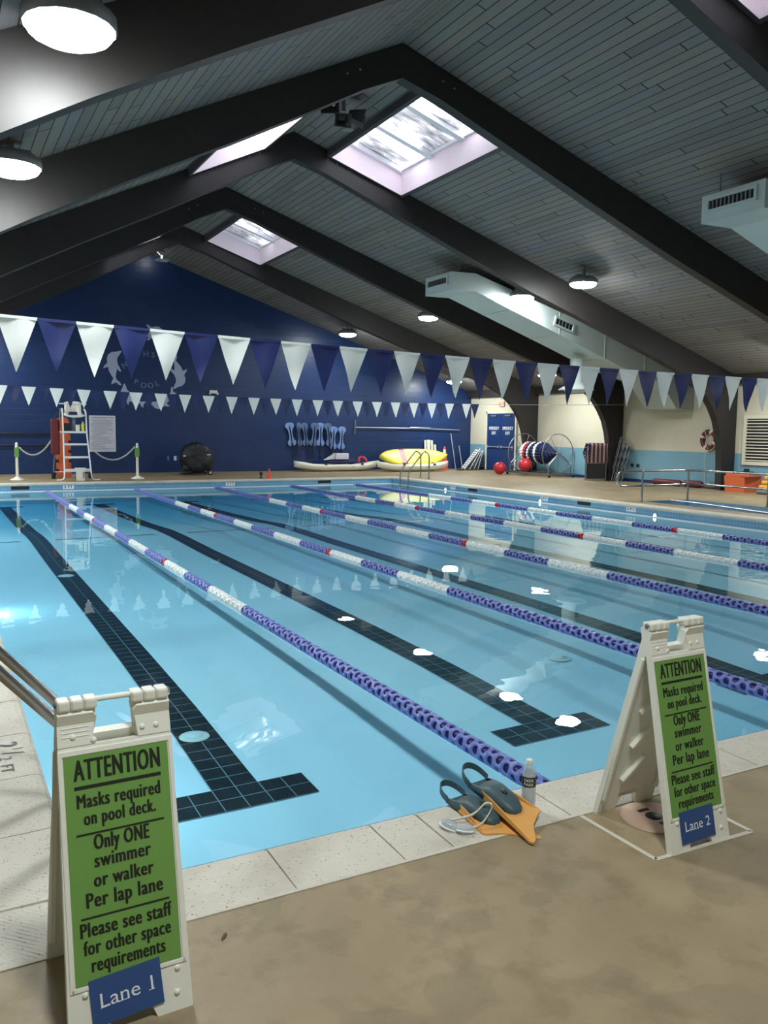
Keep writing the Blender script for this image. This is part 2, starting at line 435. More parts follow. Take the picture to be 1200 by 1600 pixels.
# ------------------------------------------------------------------ dimensions
PW, PL, HW = 13.81, 22.86, 0.237        # pool width, length, freeboard
XL, XR, YN, YF = -2.9, 20.55, -7.0, 27.93
RX, RZ = 6.48, 7.86                       # ridge
SR, SL = 0.322, 0.486                     # roof slopes right / left
def ceil_z(x): return RZ-SR*(x-RX) if x >= RX else RZ-SL*(RX-x)
CP = 0.33
FRAMES = [0.18+4.6323*k for k in range(6)]

# ------------------------------------------------------------------ shell
mb = MB()
K0, K1, KY0, KY1 = 14.72, 16.25, 4.0, 11.8        # ramp basin beside the pool
def dk(x0, x1, y0, y1): mb.quad((x0, y0, 0), (x1, y0, 0), (x1, y1, 0), (x0, y1, 0))
dk(XL, XR, YN, -CP); dk(XL, XR, PL+CP, YF); dk(XL, -CP, -CP, PL+CP)
dk(PW+CP, K0, -CP, PL+CP); dk(K1, XR, -CP, PL+CP); dk(K0, K1, -CP, KY0); dk(K0, K1, KY1, PL+CP)
struct(mb.build('floor', 'deck'), 'tan mottled concrete pool deck')
# ramp basin
mb = MB()
for a, b in (((K0, KY0), (K1, KY0)), ((K1, KY0), (K1, KY1)), ((K1, KY1), (K0, KY1)), ((K0, KY1), (K0, KY0))):
    mb.quad((*a, 0), (*b, 0), (*b, -0.9), (*a, -0.9))
mb.quad((K0, KY0, -.9), (K1, KY0, -.9), (K1, KY1, -.15), (K0, KY1, -.15))
struct(mb.build('ramp_basin', 'tile'), 'narrow tiled ramp basin beside the main pool')
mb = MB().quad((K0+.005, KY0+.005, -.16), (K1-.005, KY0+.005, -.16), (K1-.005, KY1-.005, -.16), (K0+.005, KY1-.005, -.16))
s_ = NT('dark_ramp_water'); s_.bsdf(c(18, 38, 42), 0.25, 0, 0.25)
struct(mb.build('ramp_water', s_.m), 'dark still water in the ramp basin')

# pool basin: floor profile along Y, walls
PROF = [(0, -.70), (1.0, -.665), (2.0, -.635), (3.4, -.575), (5, -.545), (8, -.515), (11, -.49), (13, -.455), (14, -.455), (15.5, -.51), (18, -.55), (21, -.575), (PL, -.585)]
CROSS = [(-1, 0), (1.4, 0), (3.66, .045), (6.1, .075), (8.63, .145), (11.0, .155), (20, .155)]
def pl(tab, t):
    for (a, za), (b, zb) in zip(tab, tab[1:]):
        if t <= b: return za+(zb-za)*(t-a)/(b-a)
    return tab[-1][1]
XS = [0.0]+[.61*i for i in range(1, 23)]+[PW]
def floor_z(x, y):
    """shallow floor: falls towards the deep end, rises a little towards the right wall"""
    def zz(xx): return pl(PROF, y)+pl(CROSS, xx)*max(0.0, 1-y/24)
    for a, b in zip(XS, XS[1:]):
        if x <= b: return zz(a)+(zz(b)-zz(a))*(x-a)/(b-a)
    return zz(PW)
mb = MB()
ys = [PL*i/92 for i in range(93)]
for a, b in zip(ys, ys[1:]):
    for u, v in zip(XS, XS[1:]): mb.add([(u, a, floor_z(u, a)), (v, a, floor_z(v, a)), (v, b, floor_z(v, b)), (u, b, floor_z(u, b))], [(0, 1, 2, 3)], 0, True)
for z0, z1, m in ((-.9, -HW-.02, 0), (-HW-.02, 0, 1)):
    for a, b in (((0, 0), (PW, 0)), ((PW, 0), (PW, PL)), ((PW, PL), (0, PL)), ((0, PL), (0, 0))):
        mb.quad((*a, z0), (*b, z0), (*b, z1), (*a, z1), m)
basin = struct(mb.build('pool_basin', ['plaster', 'tile']), 'pale plastered basin of the lap pool with a blue tile band')
def strip(mb, x0, x1, y0, y1, dz=0.004, m=0):
    n = max(1, int((y1-y0)/0.25))
    for i in range(n):
        a = y0+(y1-y0)*i/n; b = y0+(y1-y0)*(i+1)/n
        xs_ = [x0]+[q for q in XS if x0+.01 < q < x1-.01]+[x1]
        for u, v in zip(xs_, xs_[1:]):
            mb.quad((u, a, floor_z(u, a)+dz), (v, a, floor_z(v, a)+dz), (v, b, floor_z(v, b)+dz), (u, b, floor_z(u, b)+dz), m)
for xc in (1.22, 3.66, 6.1, 8.65, 11.1):
    k = MB(); xc = round(xc/0.1525)*0.1525
    strip(k, xc-.1525, xc+.1525, 1.678, 22.0); strip(k, xc-.4575, xc-.1525, 1.678, 1.983); strip(k, xc+.1525, xc+.4575, 1.678, 1.983)
    strip(k, xc-.4575, xc-.1525, 21.7, 22.0); strip(k, xc+.1525, xc+.4575, 21.7, 22.0)
    struct(k.build('lane_line', 'lane_tile', basin))
k = MB()
prev = 0.02
for xc in (1.22, 3.66, 6.1, 8.65, 11.1, 14.2):
    strip(k, prev, min(xc-.3, PW-.02), 13.35, 13.40); prev = xc+.3
struct(k.build('depth_break_line', 'lane_tile', basin))
k = MB().box(0.003, PW-.003, PL-.03, PL-.002, -HW-.015, -HW+.018).box(PW-.03, PW-.002, 0.003, PL-.003, -HW-.015, -HW+.018)
struct(k.build('waterline_ledge', 'skybar', basin))

# water body
mb = MB(); e = 0.006
ysw = [e]+[y for y in ys if 0.05 < y < PL-.05]+[PL-e]
pw_ = PW-e
XW = [e]+XS[1:-1]+[pw_]
lift = 0.012
mb.quad((e, e, -HW), (pw_, e, -HW), (pw_, PL-e, -HW), (e, PL-e, -HW))
for y0_, y1_ in zip(ysw, ysw[1:]):
    for u, v in zip(XW, XW[1:]):
        mb.quad((u, y1_, floor_z(u, y1_)+lift), (v, y1_, floor_z(v, y1_)+lift), (v, y0_, floor_z(v, y0_)+lift), (u, y0_, floor_z(u, y0_)+lift))
n_ = len(ysw)
mb.add([(e, y, floor_z(e, y)+lift) for y in ysw]+[(e, PL-e, -HW), (e, e, -HW)], [tuple(range(n_+2))])
mb.add([(pw_, y, floor_z(pw_, y)+lift) for y in ysw]+[(pw_, PL-e, -HW), (pw_, e, -HW)], [tuple(range(n_+1, -1, -1))])
n_ = len(XW)
mb.add([(u, e, floor_z(u, e)+lift) for u in XW]+[(pw_, e, -HW), (e, e, -HW)], [tuple(range(n_+1, -1, -1))])
mb.add([(u, PL-e, floor_z(u, PL-e)+lift) for u in XW]+[(pw_, PL-e, -HW), (e, PL-e, -HW)], [tuple(range(n_+2))])
struct(mb.build('water', 'water'), 'still clear blue pool water with reflections')

# coping slabs (bullnosed lip over the water)
def coping_run(mb, p0, d, nrm, joints, m=0):
    """p0 on inner edge; d along; nrm points away from the water"""
    prof = [(-.012, -.07), (-.022, -.045), (-.018, -.02), (0.0, -.002), (.03, .006), (.12, .004), (.24, .003), (.30, .002), (CP, 0.0)]
    for a, b in zip(joints, joints[1:]):
        a += .004; b -= .004
        vs = []
        for t in (a, b):
            for q, z in prof: vs.append(Vector(p0)+Vector(d)*t+Vector(nrm)*q+Vector((0, 0, z)))
            vs.append(Vector(p0)+Vector(d)*t+Vector(nrm)*CP+Vector((0, 0, -.07)))
        n = len(prof)+1
        fs = [(i, i+1, n+i+1, n+i) for i in range(n-1)]+[tuple(range(n)), tuple(range(2*n-1, n-1, -1))]
        mb.add(vs, fs, m, False)
    vs = [Vector(p0)+Vector(d)*t+Vector(nrm)*q+Vector((0, 0, -.004)) for t, q in ((joints[0], 0), (joints[-1], 0), (joints[-1], CP), (joints[0], CP))]
    mb.add(vs, [(0, 1, 2, 3)], m)
jn = [-CP, .09, .70, 1.15, 1.37, 1.97]+[1.97+.6*k for k in range(1, 20)]+[PW+CP]
mb = MB(); coping_run(mb, (0, 0, 0), (1, 0, 0), (0, -1, 0), jn)
struct(mb.build('trim_1', 'coping'), 'speckled pale coping slabs along the near pool edge')
jl = [0.0]+[.55+.6*k for k in range(37)]+[PL]
mb = MB(); coping_run(mb, (0, 0, 0), (0, 1, 0), (-1, 0, 0), jl)
struct(mb.build('trim_2', 'coping'), 'speckled pale coping slabs along the left pool edge')
mb = MB(); coping_run(mb, (PW, 0, 0), (0, 1, 0), (1, 0, 0), jl)
struct(mb.build('trim_3', 'coping'), 'pale coping along the right pool edge')
mb = MB(); coping_run(mb, (0, PL, 0), (1, 0, 0), (0, 1, 0), jn)
struct(mb.build('trim_4', 'coping'), 'pale coping along the far pool edge')
# white grout line between coping and deck
mb = MB().box(-CP, PW+CP, -CP-.012, -CP+.004, -.01, .0035)
struct(mb.build('trim_5', 'tape'), 'thin pale grout line along the coping')

# depth mark painted on left coping, read from the deck
t = thing('depth_marking', 'black painted 2 1/2 FT depth figures on the left coping', 'depth marking', (0, 0, 0))
X = frame((-.115, 1.60, 0.0075), (0, -1, 0), (1, 0, 0), (0, 0, 1))
for ch, cap_, x_, y_, b_ in (('2', .10, 0, -.05, .03), ('1', .05, .075, .02, 0), ('/', .10, .125, -.03, 0), ('2', .055, .19, -.045, 0), ('F', .055, .295, -.045, .03), ('T', .055, .345, -.045, .03)):
    k = MB(); put_text(k, ch, X, cap=cap_, x=x_, y=y_, bold=b_); k.build('figure', 'ink', t)

# walls
mb = MB().add([(XL, YF, 0), (XR, YF, 0), (XR, YF, ceil_z(XR)), (RX, YF, RZ), (XL, YF, ceil_z(XL))], [(0, 1, 2, 3, 4)])
struct(mb.build('wall_far', 'navy_wall'), 'navy painted block wall at the far end')
mb = MB().quad((XR, YF, 0), (XR, YN, 0), (XR, YN, ceil_z(XR)), (XR, YF, ceil_z(XR)))
struct(mb.build('wall_right', 'two_tone'), 'right wall cream above light blue')
mb = MB().quad((XL, YF, 0), (XL, YN, 0), (XL, YN, ceil_z(XL)), (XL, YF, ceil_z(XL)))
struct(mb.build('wall_left', 'two_tone'))
mb = MB().add([(XL, YN, 0), (XR, YN, 0), (XR, YN, ceil_z(XR)), (RX, YN, RZ), (XL, YN, ceil_z(XL))], [(4, 3, 2, 1, 0)])
struct(mb.build('wall_near', 'cream'))
mb = MB().box(XR-.02, XR-.001, YN, 24.6, 0, .10).box(XR-.02, XR-.001, 26.75, YF, 0, .10)
struct(mb.build('baseboard_right', 'door'), 'dark blue baseboard')
mb = MB().box(XR-.22, XR-.002, YN, YF-.01, 3.12, 3.42)
struct(mb.build('trim_6', 'beam'), 'dark eave beam along the top of the right wall')

# ceiling with skylight openings
SKY_R = (7.30, 9.02); SKY_L = (4.28, 5.80)
SKY_Y = [(0.85, 4.62), (10.12, 13.88), (19.38, 23.14)]
def slope(name, xs, hole, label):
    mb = MB()
    yb = [YN]+[v for p in SKY_Y for v in p]+[YF]
    for x0, x1 in zip(xs, xs[1:]):
        for y0, y1 in zip(yb, yb[1:]):
            if (x0, x1) == hole and (y0, y1) in SKY_Y: continue
            mb.quad((x0, y0, ceil_z(x0)), (x0, y1, ceil_z(x0)), (x1, y1, ceil_z(x1)), (x1, y0, ceil_z(x1)))
    struct(mb.build(name, 'planks'), label)
slope('ceiling', [RX, SKY_R[0], SKY_R[1], XR], SKY_R, 'weathered grey plank ceiling, right slope')
slope('ceiling', [XL, SKY_L[0], SKY_L[1], RX], SKY_L, 'weathered grey plank ceiling, left slope')

# skylights
kk = 0
for hx in (SKY_R, SKY_L):
    for hy in SKY_Y:
        kk += 1
        x0, x1 = hx; y0, y1 = hy; h = 0.42; dr = 0.16
        root = MB()
        zc = ceil_z
        t = 0.07
        # dark trim box under the ceiling
        for (a0, a1, b0, b1) in ((x0-t, x1+t, y0-t, y0), (x0-t, x1+t, y1, y1+t), (x0-t, x0, y0, y1), (x1, x1+t, y0, y1)):
            vs = [(a, b, zc(a)+dz) for a in (a0, a1) for b in (b0, b1) for dz in (-dr, .01)]
            root.add(vs, [(0, 1, 3, 2), (4, 6, 7, 5), (0, 4, 5, 1), (2, 3, 7, 6), (0, 2, 6, 4), (1, 5, 7, 3)])
        w = struct(root.build('window_%d' % kk, 'dark_trim'), 'skylight in the plank ceiling with a pale shaft')
        sh = MB()
        cs = [(x0, y0), (x1, y0), (x1, y1), (x0, y1)]
        for (ax, ay), (bx, by) in zip(cs, cs[1:]+cs[:1]):
            mx_, my_ = (x0+x1)/2, (y0+y1)/2
            ax += .006 if ax < mx_ else -.006; bx += .006 if bx < mx_ else -.006; ay += .006 if ay < my_ else -.006; by += .006 if by < my_ else -.006
            sh.quad((ax, ay, zc(ax)-dr+.002), (bx, by, zc(bx)-dr+.002), (bx, by, zc(bx)+h), (ax, ay, zc(ax)+h))
        struct(sh.build('shaft', 'shaft', w))
        fr = MB()
        nb = 3
        bars = [y0+.03+(y1-y0-.06)*i/nb for i in range(nb+1)]
        for yb in bars:
            vs = [(a, yb+b, zc(a)+h+dz) for a in (x0, x1) for b in (-.075, .075) for dz in (-.12, .0)]
            fr.add(vs, [(0, 1, 3, 2), (4, 6, 7, 5), (0, 4, 5, 1), (2, 3, 7, 6), (0, 2, 6, 4), (1, 5, 7, 3)])
        for xb in (x0+.03, x1-.03):
            fr.box(xb-.03, xb+.03, y0, y1, zc(xb)+h-.08, zc(xb)+h)
        struct(fr.build('window_frame', 'skybar', w))
        for i in range(nb):
            g = MB().quad((x0, bars[i], zc(x0)+h-.02), (x0, bars[i+1], zc(x0)+h-.02), (x1, bars[i+1], zc(x1)+h-.02), (x1, bars[i], zc(x1)+h-.02))
            struct(g.build('pane', 'pane', w))

# arched frames
RIGHT = [(RX, 7.31), (7.2, 7.12), (8.71, 6.57), (10.6, 5.88), (12.74, 5.13), (14.4, 4.6), (15.94, 4.10), (17.2, 3.70), (18.2, 3.34), (18.85, 3.02), (19.25, 2.70), (19.5, 2.40), (19.72, 2.05), (19.87, 1.62), (19.95, 1.2), (19.99, .7), (20.0, 0)]
LEFT = [(5.79, 7.0), (5.12, 6.63), (3.62, 5.83), (2.3, 5.16), (0.9, 4.42), (0.2, 4.02), (-.6, 3.55), (-1.3, 3.0), (-1.75, 2.4), (-2.0, 1.6), (-2.1, .8), (-2.12, 0)]
for i, y in enumerate(FRAMES):
    top = [(XR-.01, 0), (XR-.01, ceil_z(XR)-.005), (RX, RZ-.005), (XL+.01, ceil_z(XL)-.005), (XL+.01, 0)]
    loop = LEFT[::-1]+RIGHT
    n = len(loop)
    mb = MB()
    # strips between lower curve and outer line so that faces stay convex
    def outer(p):
        x = p[0]
        if p in RIGHT[9:]:
            f = (RIGHT.index(p)-8)/(len(RIGHT)-9); return (XR-.01, (ceil_z(XR)-.005)*(1-f)) if f >= 0 else (x, ceil_z(x)-.005)
        if p in LEFT[7:]:
            f = (LEFT.index(p)-6)/(len(LEFT)-7); return (XL+.01, (ceil_z(XL)-.005)*(1-f))
        return (x, ceil_z(x)-.005)
    ou = [outer(p) for p in loop]
    lo = loop
    # insert outer corners
    seq = list(zip(lo, ou))
    hw = 0.11
    vs = []
    for a, b in seq:
        vs += [(a[0], y-hw, a[1]), (b[0], y-hw, b[1]), (a[0], y+hw, a[1]), (b[0], y+hw, b[1])]
    fs = []
    for k in range(len(seq)-1):
        q = 4*k; r = q+4
        fs += [(q, r, r+1, q+1), (q+2, q+3, r+3, r+2), (q, q+2, r+2, r), (q+1, r+1, r+3, q+3)]
    mb.add(vs, fs)
    # fill corners at eaves
    for (ia, xo, cz) in ((RIGHT[8], XR-.01, ceil_z(XR)-.005), (LEFT[6], XL+.01, ceil_z(XL)-.005)):
        k = lo.index(ia); nx = k+1 if xo > 0 else k-1
        A = ou[k]; B = ou[nx]
        for s in (-hw, hw): mb.add([(A[0], y+s, A[1]), (xo, y+s, cz), (B[0], y+s, B[1])], [(0, 1, 2)])
        mb.quad((A[0], y-hw, A[1]), (xo, y-hw, cz), (xo, y+hw, cz), (A[0], y+hw, A[1]))
    # bolts
    for sx in (-.45, -.35, .35, .45):
        x = RX+sx*2.2
        mb.lathe([(.018, 0), (.018, .012), (.01, .02)], 8, 1, XF((x, y-hw, ceil_z(x)-.2), (PI/2, 0, 0)))
    struct(mb.build('roof_frame', ['beam', 'grey']), 'dark arched timber roof frame')

# ------------------------------------------------------------------ ceiling lamps
def high_bay(label, x, y, drop=0.42, r=0.33, z=None):
    z = ceil_z(x)-drop if z is None else z
    t = thing('ceiling_lamp', label, 'lamp', (x, y, z), 0, 'round high bay lamps')
    k = MB().lathe([(r, .0), (r*1.04, .03), (r*1.02, .10), (r*.8, .15), (r*.35, .18), (0, .18)], 16)
    for a in (-.5, .5): k.box(a*r-.05, a*r+.05, -.05, .05, .14, .21)
    k.build('housing', 'grey', t)
    g = MB().lathe([(0, -.10), (r*.35, -.096), (r*.68, -.078), (r*.88, -.045), (r*.96, .0), (r*.96, .012)], 16, cap=False); g.build('lens', 'lens', t)
    MB().box(-.03, .03, -.03, .03, .18, max(.2, ceil_z(x)-z)).box(-.12, .12, -.04, .04, max(.2, ceil_z(x)-z)-.02, max(.2, ceil_z(x)-z)).build('bracket', 'grey', t)
    return t
high_bay('bright round ceiling lamp on the right slope, nearest one above the duct', 13.45, 12.8)
high_bay('bright round ceiling lamp shining onto the side of the pale air duct', 13.45, 15.15)
high_bay('ceiling lamp just behind the pale air duct end, on the right slope', 13.45, 19.95)
high_bay('ceiling lamp nearest the navy wall on the right slope', 13.4, 25.7)
high_bay('glaring ceiling lamp at the top left of the picture', 0.6, 3.85, drop=.44)
high_bay('lit ceiling lamp between two beams at the left edge of the picture', 0.52, 8.05, drop=.30)
high_bay('low ceiling lamp half hidden behind a white pennant near the far right corner', 18.5, 26.2, drop=.32)
for x, y in ((13.45, 3.3), (13.45, -1.5), (0.6, -2.5), (-.6, 13.0), (-.6, 15.6), (-.6, 19.9), (-.7, 22.6), (0.9, 25.9), (18.5, 20.25), (18.5, 11.0)):  # unseen lamps, several added to brighten the sign fronts and the far end
    high_bay('unseen ceiling lamp, one of a set partly added for extra light', x, y, drop=.36)
# ------------------------------------------------------------------ A-frame signs
def sign(label, loc, lane, rz=0.0, card_tilt=0.0):
    t = thing('floor_sign', label, 'sign', loc, rz, 'white folding floor signs')
    Wd, H = 0.336, 0.93
    yb, zt, ya = 0.0, 0.868, 0.185         # front base y, apex z, apex y
    ang = math.atan2(ya-0.0, zt)
    ev = Vector((0, math.sin(ang), math.cos(ang))); en = Vector((0, -math.cos(ang), math.sin(ang)))
    FX = frame((0, 0, 0), (1, 0, 0), ev, en)         # u, v, outward
    def panel(mb, X, front=True):
        w = Wd; th = .026
        def hw(v): return w/2-.014*v/.9
        def slab(u0, u1, v0, v1, a=-th, b=0.0, m=0, bev=.004):
            mb.box(u0, u1, v0, v1, a, b, m, X, bev)
        # tapered sides: main body
        vt = .775 if front else .812
        body = [(-hw(.07), .07), (hw(.07), .07), (hw(vt), vt), (-hw(vt), vt)]
        mb.prism(body, 'z', -th, 0, 0, X)
        for s in (-1, 1):                            # feet and shoulders
            mb.prism([(s*hw(0), 0), (s*(w/2-.10), 0), (s*(w/2-.112), .03), (s*(w/2-.125), .07), (s*hw(.07), .07)][::s], 'z', -th, 0, 0, X)
            mb.prism([(s*hw(.775), .775), (s*(w/2-.105), .775), (s*(w/2-.118), .875), (s*(w/2-.108), .89), (s*hw(.9), .89)][::s], 'z', -th-.012, .002, 0, X)
        mb.prism([(-.06, .09), (.06, .09), (.075, .07), (-.075, .07)], 'z', -th, 0, 0, X)
        if front:
            fr = .0035
            for (a0, a1, b0, b1) in ((-.15, .15, .749, .765), (-.155, .155, .126, .138), (-.158, -.146, .126, .765), (.146, .158, .126, .765)):
                slab(a0, a1, b0, b1, -.002, fr, 0, .002)
            for u, v in ((-.115, .80), (.115, .80), (.075, .80), (-.06, .785), (-.12, .115), (.13, .115), (.125, .05)):
                mb.lathe([(.009, 0), (.008, .004), (.003, .006), (0, .006)], 10, 0, X @ Matrix.Translation((u, v, 0)))
            for q in range(7):
                slab(-.145, -.07, .80+.012*q, .803+.012*q, 0, .0035, 0, .001)
        else:
            for q in range(3):
                z0 = .22+.17*q
                mb.box(-.075, .075, -.009, .009, -.02, .004, 0, X @ Matrix.Translation((.03, z0, -th)) @ Matrix.Rotation(-.85, 4, 'Z'), .004)
            for s in (-1, 1): slab(s*.155-.008, s*.155+.008, .08, .775, -th-.014, -th, 0, .003)
    mb = MB(); panel(mb, FX, True)
    # hinge knuckles along the top
    for s in (-1, 1):
        for q, u in enumerate((.064, .100, .136)):
            mb.box(s*u-.0172, s*u+.0172, -.022, .030, -.016, .014, 0, XF((0, ya+.003, zt+.004)), .006)
    fp = mb.build('front_panel', 'white_plastic', t)
    mb = MB()
    spread = .44
    RXm = frame((0, spread, 0), (-1, 0, 0), Vector((0, ya+.012-spread, zt)).normalized(), Vector((0, zt, spread-ya-.012)).normalized())
    panel(mb, RXm, False)
    mb.build('rear_panel', 'white_plastic', t)
    MB().tube([(-.06, ya+.004, zt+.008), (.06, ya+.004, zt+.008)], .0085, 10).build('handle_bar', 'white_plastic', t)
    for s in (-1, 1): MB().lathe([(.010, 0), (.010, .006), (.005, .008)], 12, 0, XF((s*.152, ya+.004, zt+.006), (0, s*PI/2, 0))).build('pivot_pin', 'grey', t)
    # poster
    pw, pv0, pv1 = .286, .140, .748
    ph = pv1-pv0
    po = MB(); po.box(-pw/2, pw/2, pv0, pv1, .0005, .0022, 0, FX); p = po.build('poster', 'green', t)
    tag(p, 'green poster with black lettering')
    PX = FX @ Matrix.Translation((0, 0, .0030))
    lt = MB()
    def row(txt, f, wf, cap, bold=.045):
        put_text(lt, txt, PX, width=wf*pw, cap=cap, y=pv1-f*ph, bold=bold)
    row('ATTENTION', .112, .82, .056, .036)
    lt.box(-.415*pw, .415*pw, pv1-.152*ph, pv1-.137*ph, 0, .0006, 0, PX)
    row('Masks required', .235, .79, .037); row('on pool deck.', .312, .68, .036)
    lt.box(-.42*pw, .42*pw, pv1-.357*ph, pv1-.349*ph, 0, .0006, 0, PX)
    row('Only ONE', .427, .52, .040); row('swimmer', .505, .53, .037); row('or walker', .59, .56, .037); row('Per lap lane', .675, .72, .039)
    lt.box(-.42*pw, .42*pw, pv1-.722*ph, pv1-.714*ph, 0, .0006, 0, PX)
    row('Please see staff', .798, .86, .038); row('for other space', .875, .82, .037); row('requirements', .952, .69, .037)
    lt.build('lettering', 'ink', p)
    # lane card
    CX = FX @ Matrix.Translation((-.012, .092, .0045)) @ Matrix.Rotation(card_tilt, 4, 'Z')
    kc = MB().box(-.096, .096, -.062, .062, -.001, .001, 0, CX).build('lane_card', 'card', t); tag(kc, 'blue card reading '+lane)
    q = MB(); LX = CX @ Matrix.Translation((0, 0, .0018))
    put_text(q, lane, LX, width=.142, cap=.038, y=-.016, bold=-.004)
    # small serif feet under L, n and the figure
    for u in (-.066, -.019, -.003): q.box(u-.007, u+.007, -.0163, -.0143, 0, .0004, 0, LX)
    if lane.endswith('1'): q.box(.058, .074, -.0163, -.0143, 0, .0004, 0, LX)
    q.build('card_lettering', 'card_ink', kc)
    return t
sign('white folding floor sign with green poster and blue card reading Lane 1', (0.042, -.752, 0), 'Lane 1', .02, .06)
sign('white folding floor sign with green poster and blue card reading Lane 2', (2.258, -.768, 0), 'Lane 2', .02, .0)

# ------------------------------------------------------------------ skimmer lid slab beneath the second sign
mb = MB()
q = [(2.005, -.345), (2.015, -.76), (2.545, -.775), (2.555, -.345)]
def seg(mb, a, b, w=.020, z=.003):
    a = Vector((*a, 0)); b = Vector((*b, 0)); d = (b-a).normalized(); n = Vector((-d.y, d.x, 0))*w/2
    mb.add([a+n, a-n, b-n, b+n, a+n+Vector((0, 0, z)), a-n+Vector((0, 0, z)), b-n+Vector((0, 0, z)), b+n+Vector((0, 0, z))], [(0, 1, 2, 3), (7, 6, 5, 4), (0, 4, 5, 1), (1, 5, 6, 2), (2, 6, 7, 3), (3, 7, 4, 0)])
for a, b in zip(q, q[1:]): seg(mb, a, b)
struct(mb.build('trim_7', 'tape'), 'pale square joint line in the deck around the round lid')
t = thing('deck_skimmer', 'round beige skimmer lid set in the deck under the Lane 2 sign', 'lid', (2.275, -.50, .001))
MB().lathe([(.145, 0), (.145, .004), (.13, .007), (0, .0075)], 40).build('cover', 'lid', t)
k = MB().lathe([(.036, .007), (.036, .0095), (0, .0098)], 20)
for s in (-1, 1): k.box(-.028, .028, s*.062-.009, s*.062+.009, .007, .0095)
tag(k.build('emblem', 'black', t), 'dark oval badge and bars')

# ------------------------------------------------------------------ swim fins, goggles, bottle
def fin(label, loc, rot, flip=1):
    """local: heel at +y, blade tips at -y, foot pocket on top; flip mirrors the blade"""
    t = thing('swim_fin', label, 'swim fin', loc, 0, 'pair of short swim fins'); t.rotation_euler = rot
    # blade
    out = [(-.052, .0), (-.058, -.10), (-.072, -.22), (-.088, -.318), (-.078, -.335), (-.060, -.325), (.0, -.252), (.06, -.212), (.095, -.196), (.10, -.178), (.082, -.10), (.058, .0)]
    if flip < 0: out = [(-x, y) for x, y in out][::-1]
    mb = MB(); mb.prism(out[::-1], 'z', 0.0, .009, 0)
    # raised side rails
    for s, L in ((-1, .31 if flip > 0 else .17), (1, .17 if flip > 0 else .31)):
        x0 = s*.054; x1 = s*(.086 if L > .2 else .094)
        vs = []
        for x, y, h in ((x0, .0, .034), (x0+(x1-x0)*.5, -L*.5, .024), (x1, -L, .012)):
            vs += [(x-s*.010, y, .004), (x, y, .004), (x-s*.002, y, h), (x-s*.008, y, h)]
        fs = []
        for k in (0, 4):
            for j in range(4): fs.append((k+j, k+(j+1) % 4, k+4+(j+1) % 4, k+4+j))
        fs += [(0, 1, 2, 3), (8, 9, 10, 11)]
        mb.add(vs, fs)
    tag(mb.build('blade', 'orange_rubber', t), 'orange blade with a notched tip')
    # foot pocket
    mb = MB()
    secs = [(.085, .050, .020, .0), (.06, .052, .030, 0), (.02, .054, .044, 0), (-.03, .054, .052, 0), (-.08, .052, .048, 0), (-.12, .047, .038, 0), (-.15, .035, .026, 0), (-.166, .015, .015, 0)]
    n = 14; vs = []; fs = []
    for y, w, h, _ in secs:
        for j in range(n):
            a = PI*j/(n-1)
            vs.append((w*math.copysign(abs(math.cos(a))**.6, math.cos(a)), y, .004+h*max(0, math.sin(a))**.7))
    for k in range(len(secs)-1):
        for j in range(n-1):
            y = secs[k][0]
            if y > .03 and 3 <= j <= n-5: continue            # foot opening
            fs.append((k*n+j, k*n+j+1, (k+1)*n+j+1, (k+1)*n+j))
    fs.append(tuple(range((len(secs)-1)*n, len(secs)*n)))
    mb.add(vs, fs, 0, True)
    mb.prism([(-.05, .085), (.05, .085), (.053, -.05), (.045, -.12), (0, -.166), (-.045, -.12), (-.053, -.05)], 'z', .0, .008)
    f = mb.build('foot_pocket', 'teal', t)
    so = f.modifiers.new('thick', 'SOLIDIFY'); so.thickness = .004; so.offset = 0
    hs = []
    for k in range(13):
        a = PI*k/12; hs.append((.050*math.cos(a), .075+.085*max(0, math.sin(a))**.8, .018+.026*math.sin(a)))
    mb = MB()
    vs = []; fs = []
    for (x, y, z) in hs: vs += [(x, y, z-.014), (x*1.07, y+.004, z-.014), (x*1.07, y+.004, z+.014), (x, y, z+.014)]
    for k in range(len(hs)-1):
        for j in range(4): fs.append((k*4+j, k*4+(j+1) % 4, k*4+4+(j+1) % 4, k*4+4+j))
    fs += [(0, 1, 2, 3), tuple(len(vs)-4+j for j in range(4))]
    mb.add(vs, fs); mb.build('heel_strap', 'teal', t)
    MB().lathe([(.014, 0), (.014, .004), (.0, .0041)], 12, 0, XF((.0, -.075, .0545), (0, 0, 0), (.8, 1.3, 1))).build('toe_hole', 'black', t)
    return t
fin('teal and orange swim fin lying on top of the other fin', (1.703, -.100, .062), (.150, -.04, .10), 1).scale = (1.05, 1.07, 1.05)
fin('teal and orange swim fin lying underneath beside the clear goggles', (1.600, -.085, .012), (.055, .0, .14), -1).scale = (1.0, 1.06, 1.0)

t = thing('swim_goggles', 'clear swim goggles with pale strap lying beside the swim fins', 'goggles', (1.445, -.232, .004), .26)
for i, (x, y) in enumerate(((0, .045), (.028, -.022))):
    k = MB()
    k.lathe([(.0, .030), (.018, .029), (.027, .02), (.030, .006), (.026, 0.0)], 16, 0, XF((x, y, .002), (.25, .2, .4+i), (1.0, 1.35, 1)))
    k.build('eyecup', 'goggle_clear', t)
    MB().torus(.029, .004, 20, 6, 0, XF((x, y, .006), (.25, .2, .4+i), (1, 1.35, 1))).build('gasket', 'flag_white', t)
MB().tube([(.006, .02, .012), (.014, .008, .014), (.02, -.002, .012)], .004, 8).build('nose_bridge', 'flag_white', t)
st = smooth_path([(.03, -.04, .018), (.09, -.055, .022), (.15, -.05, .055), (.185, -.035, .075), (.17, -.005, .075), (.11, .0, .04), (.05, .05, .02), (.0, .075, .018)], .06, 5)
k = MB(); vs = []; fs = []
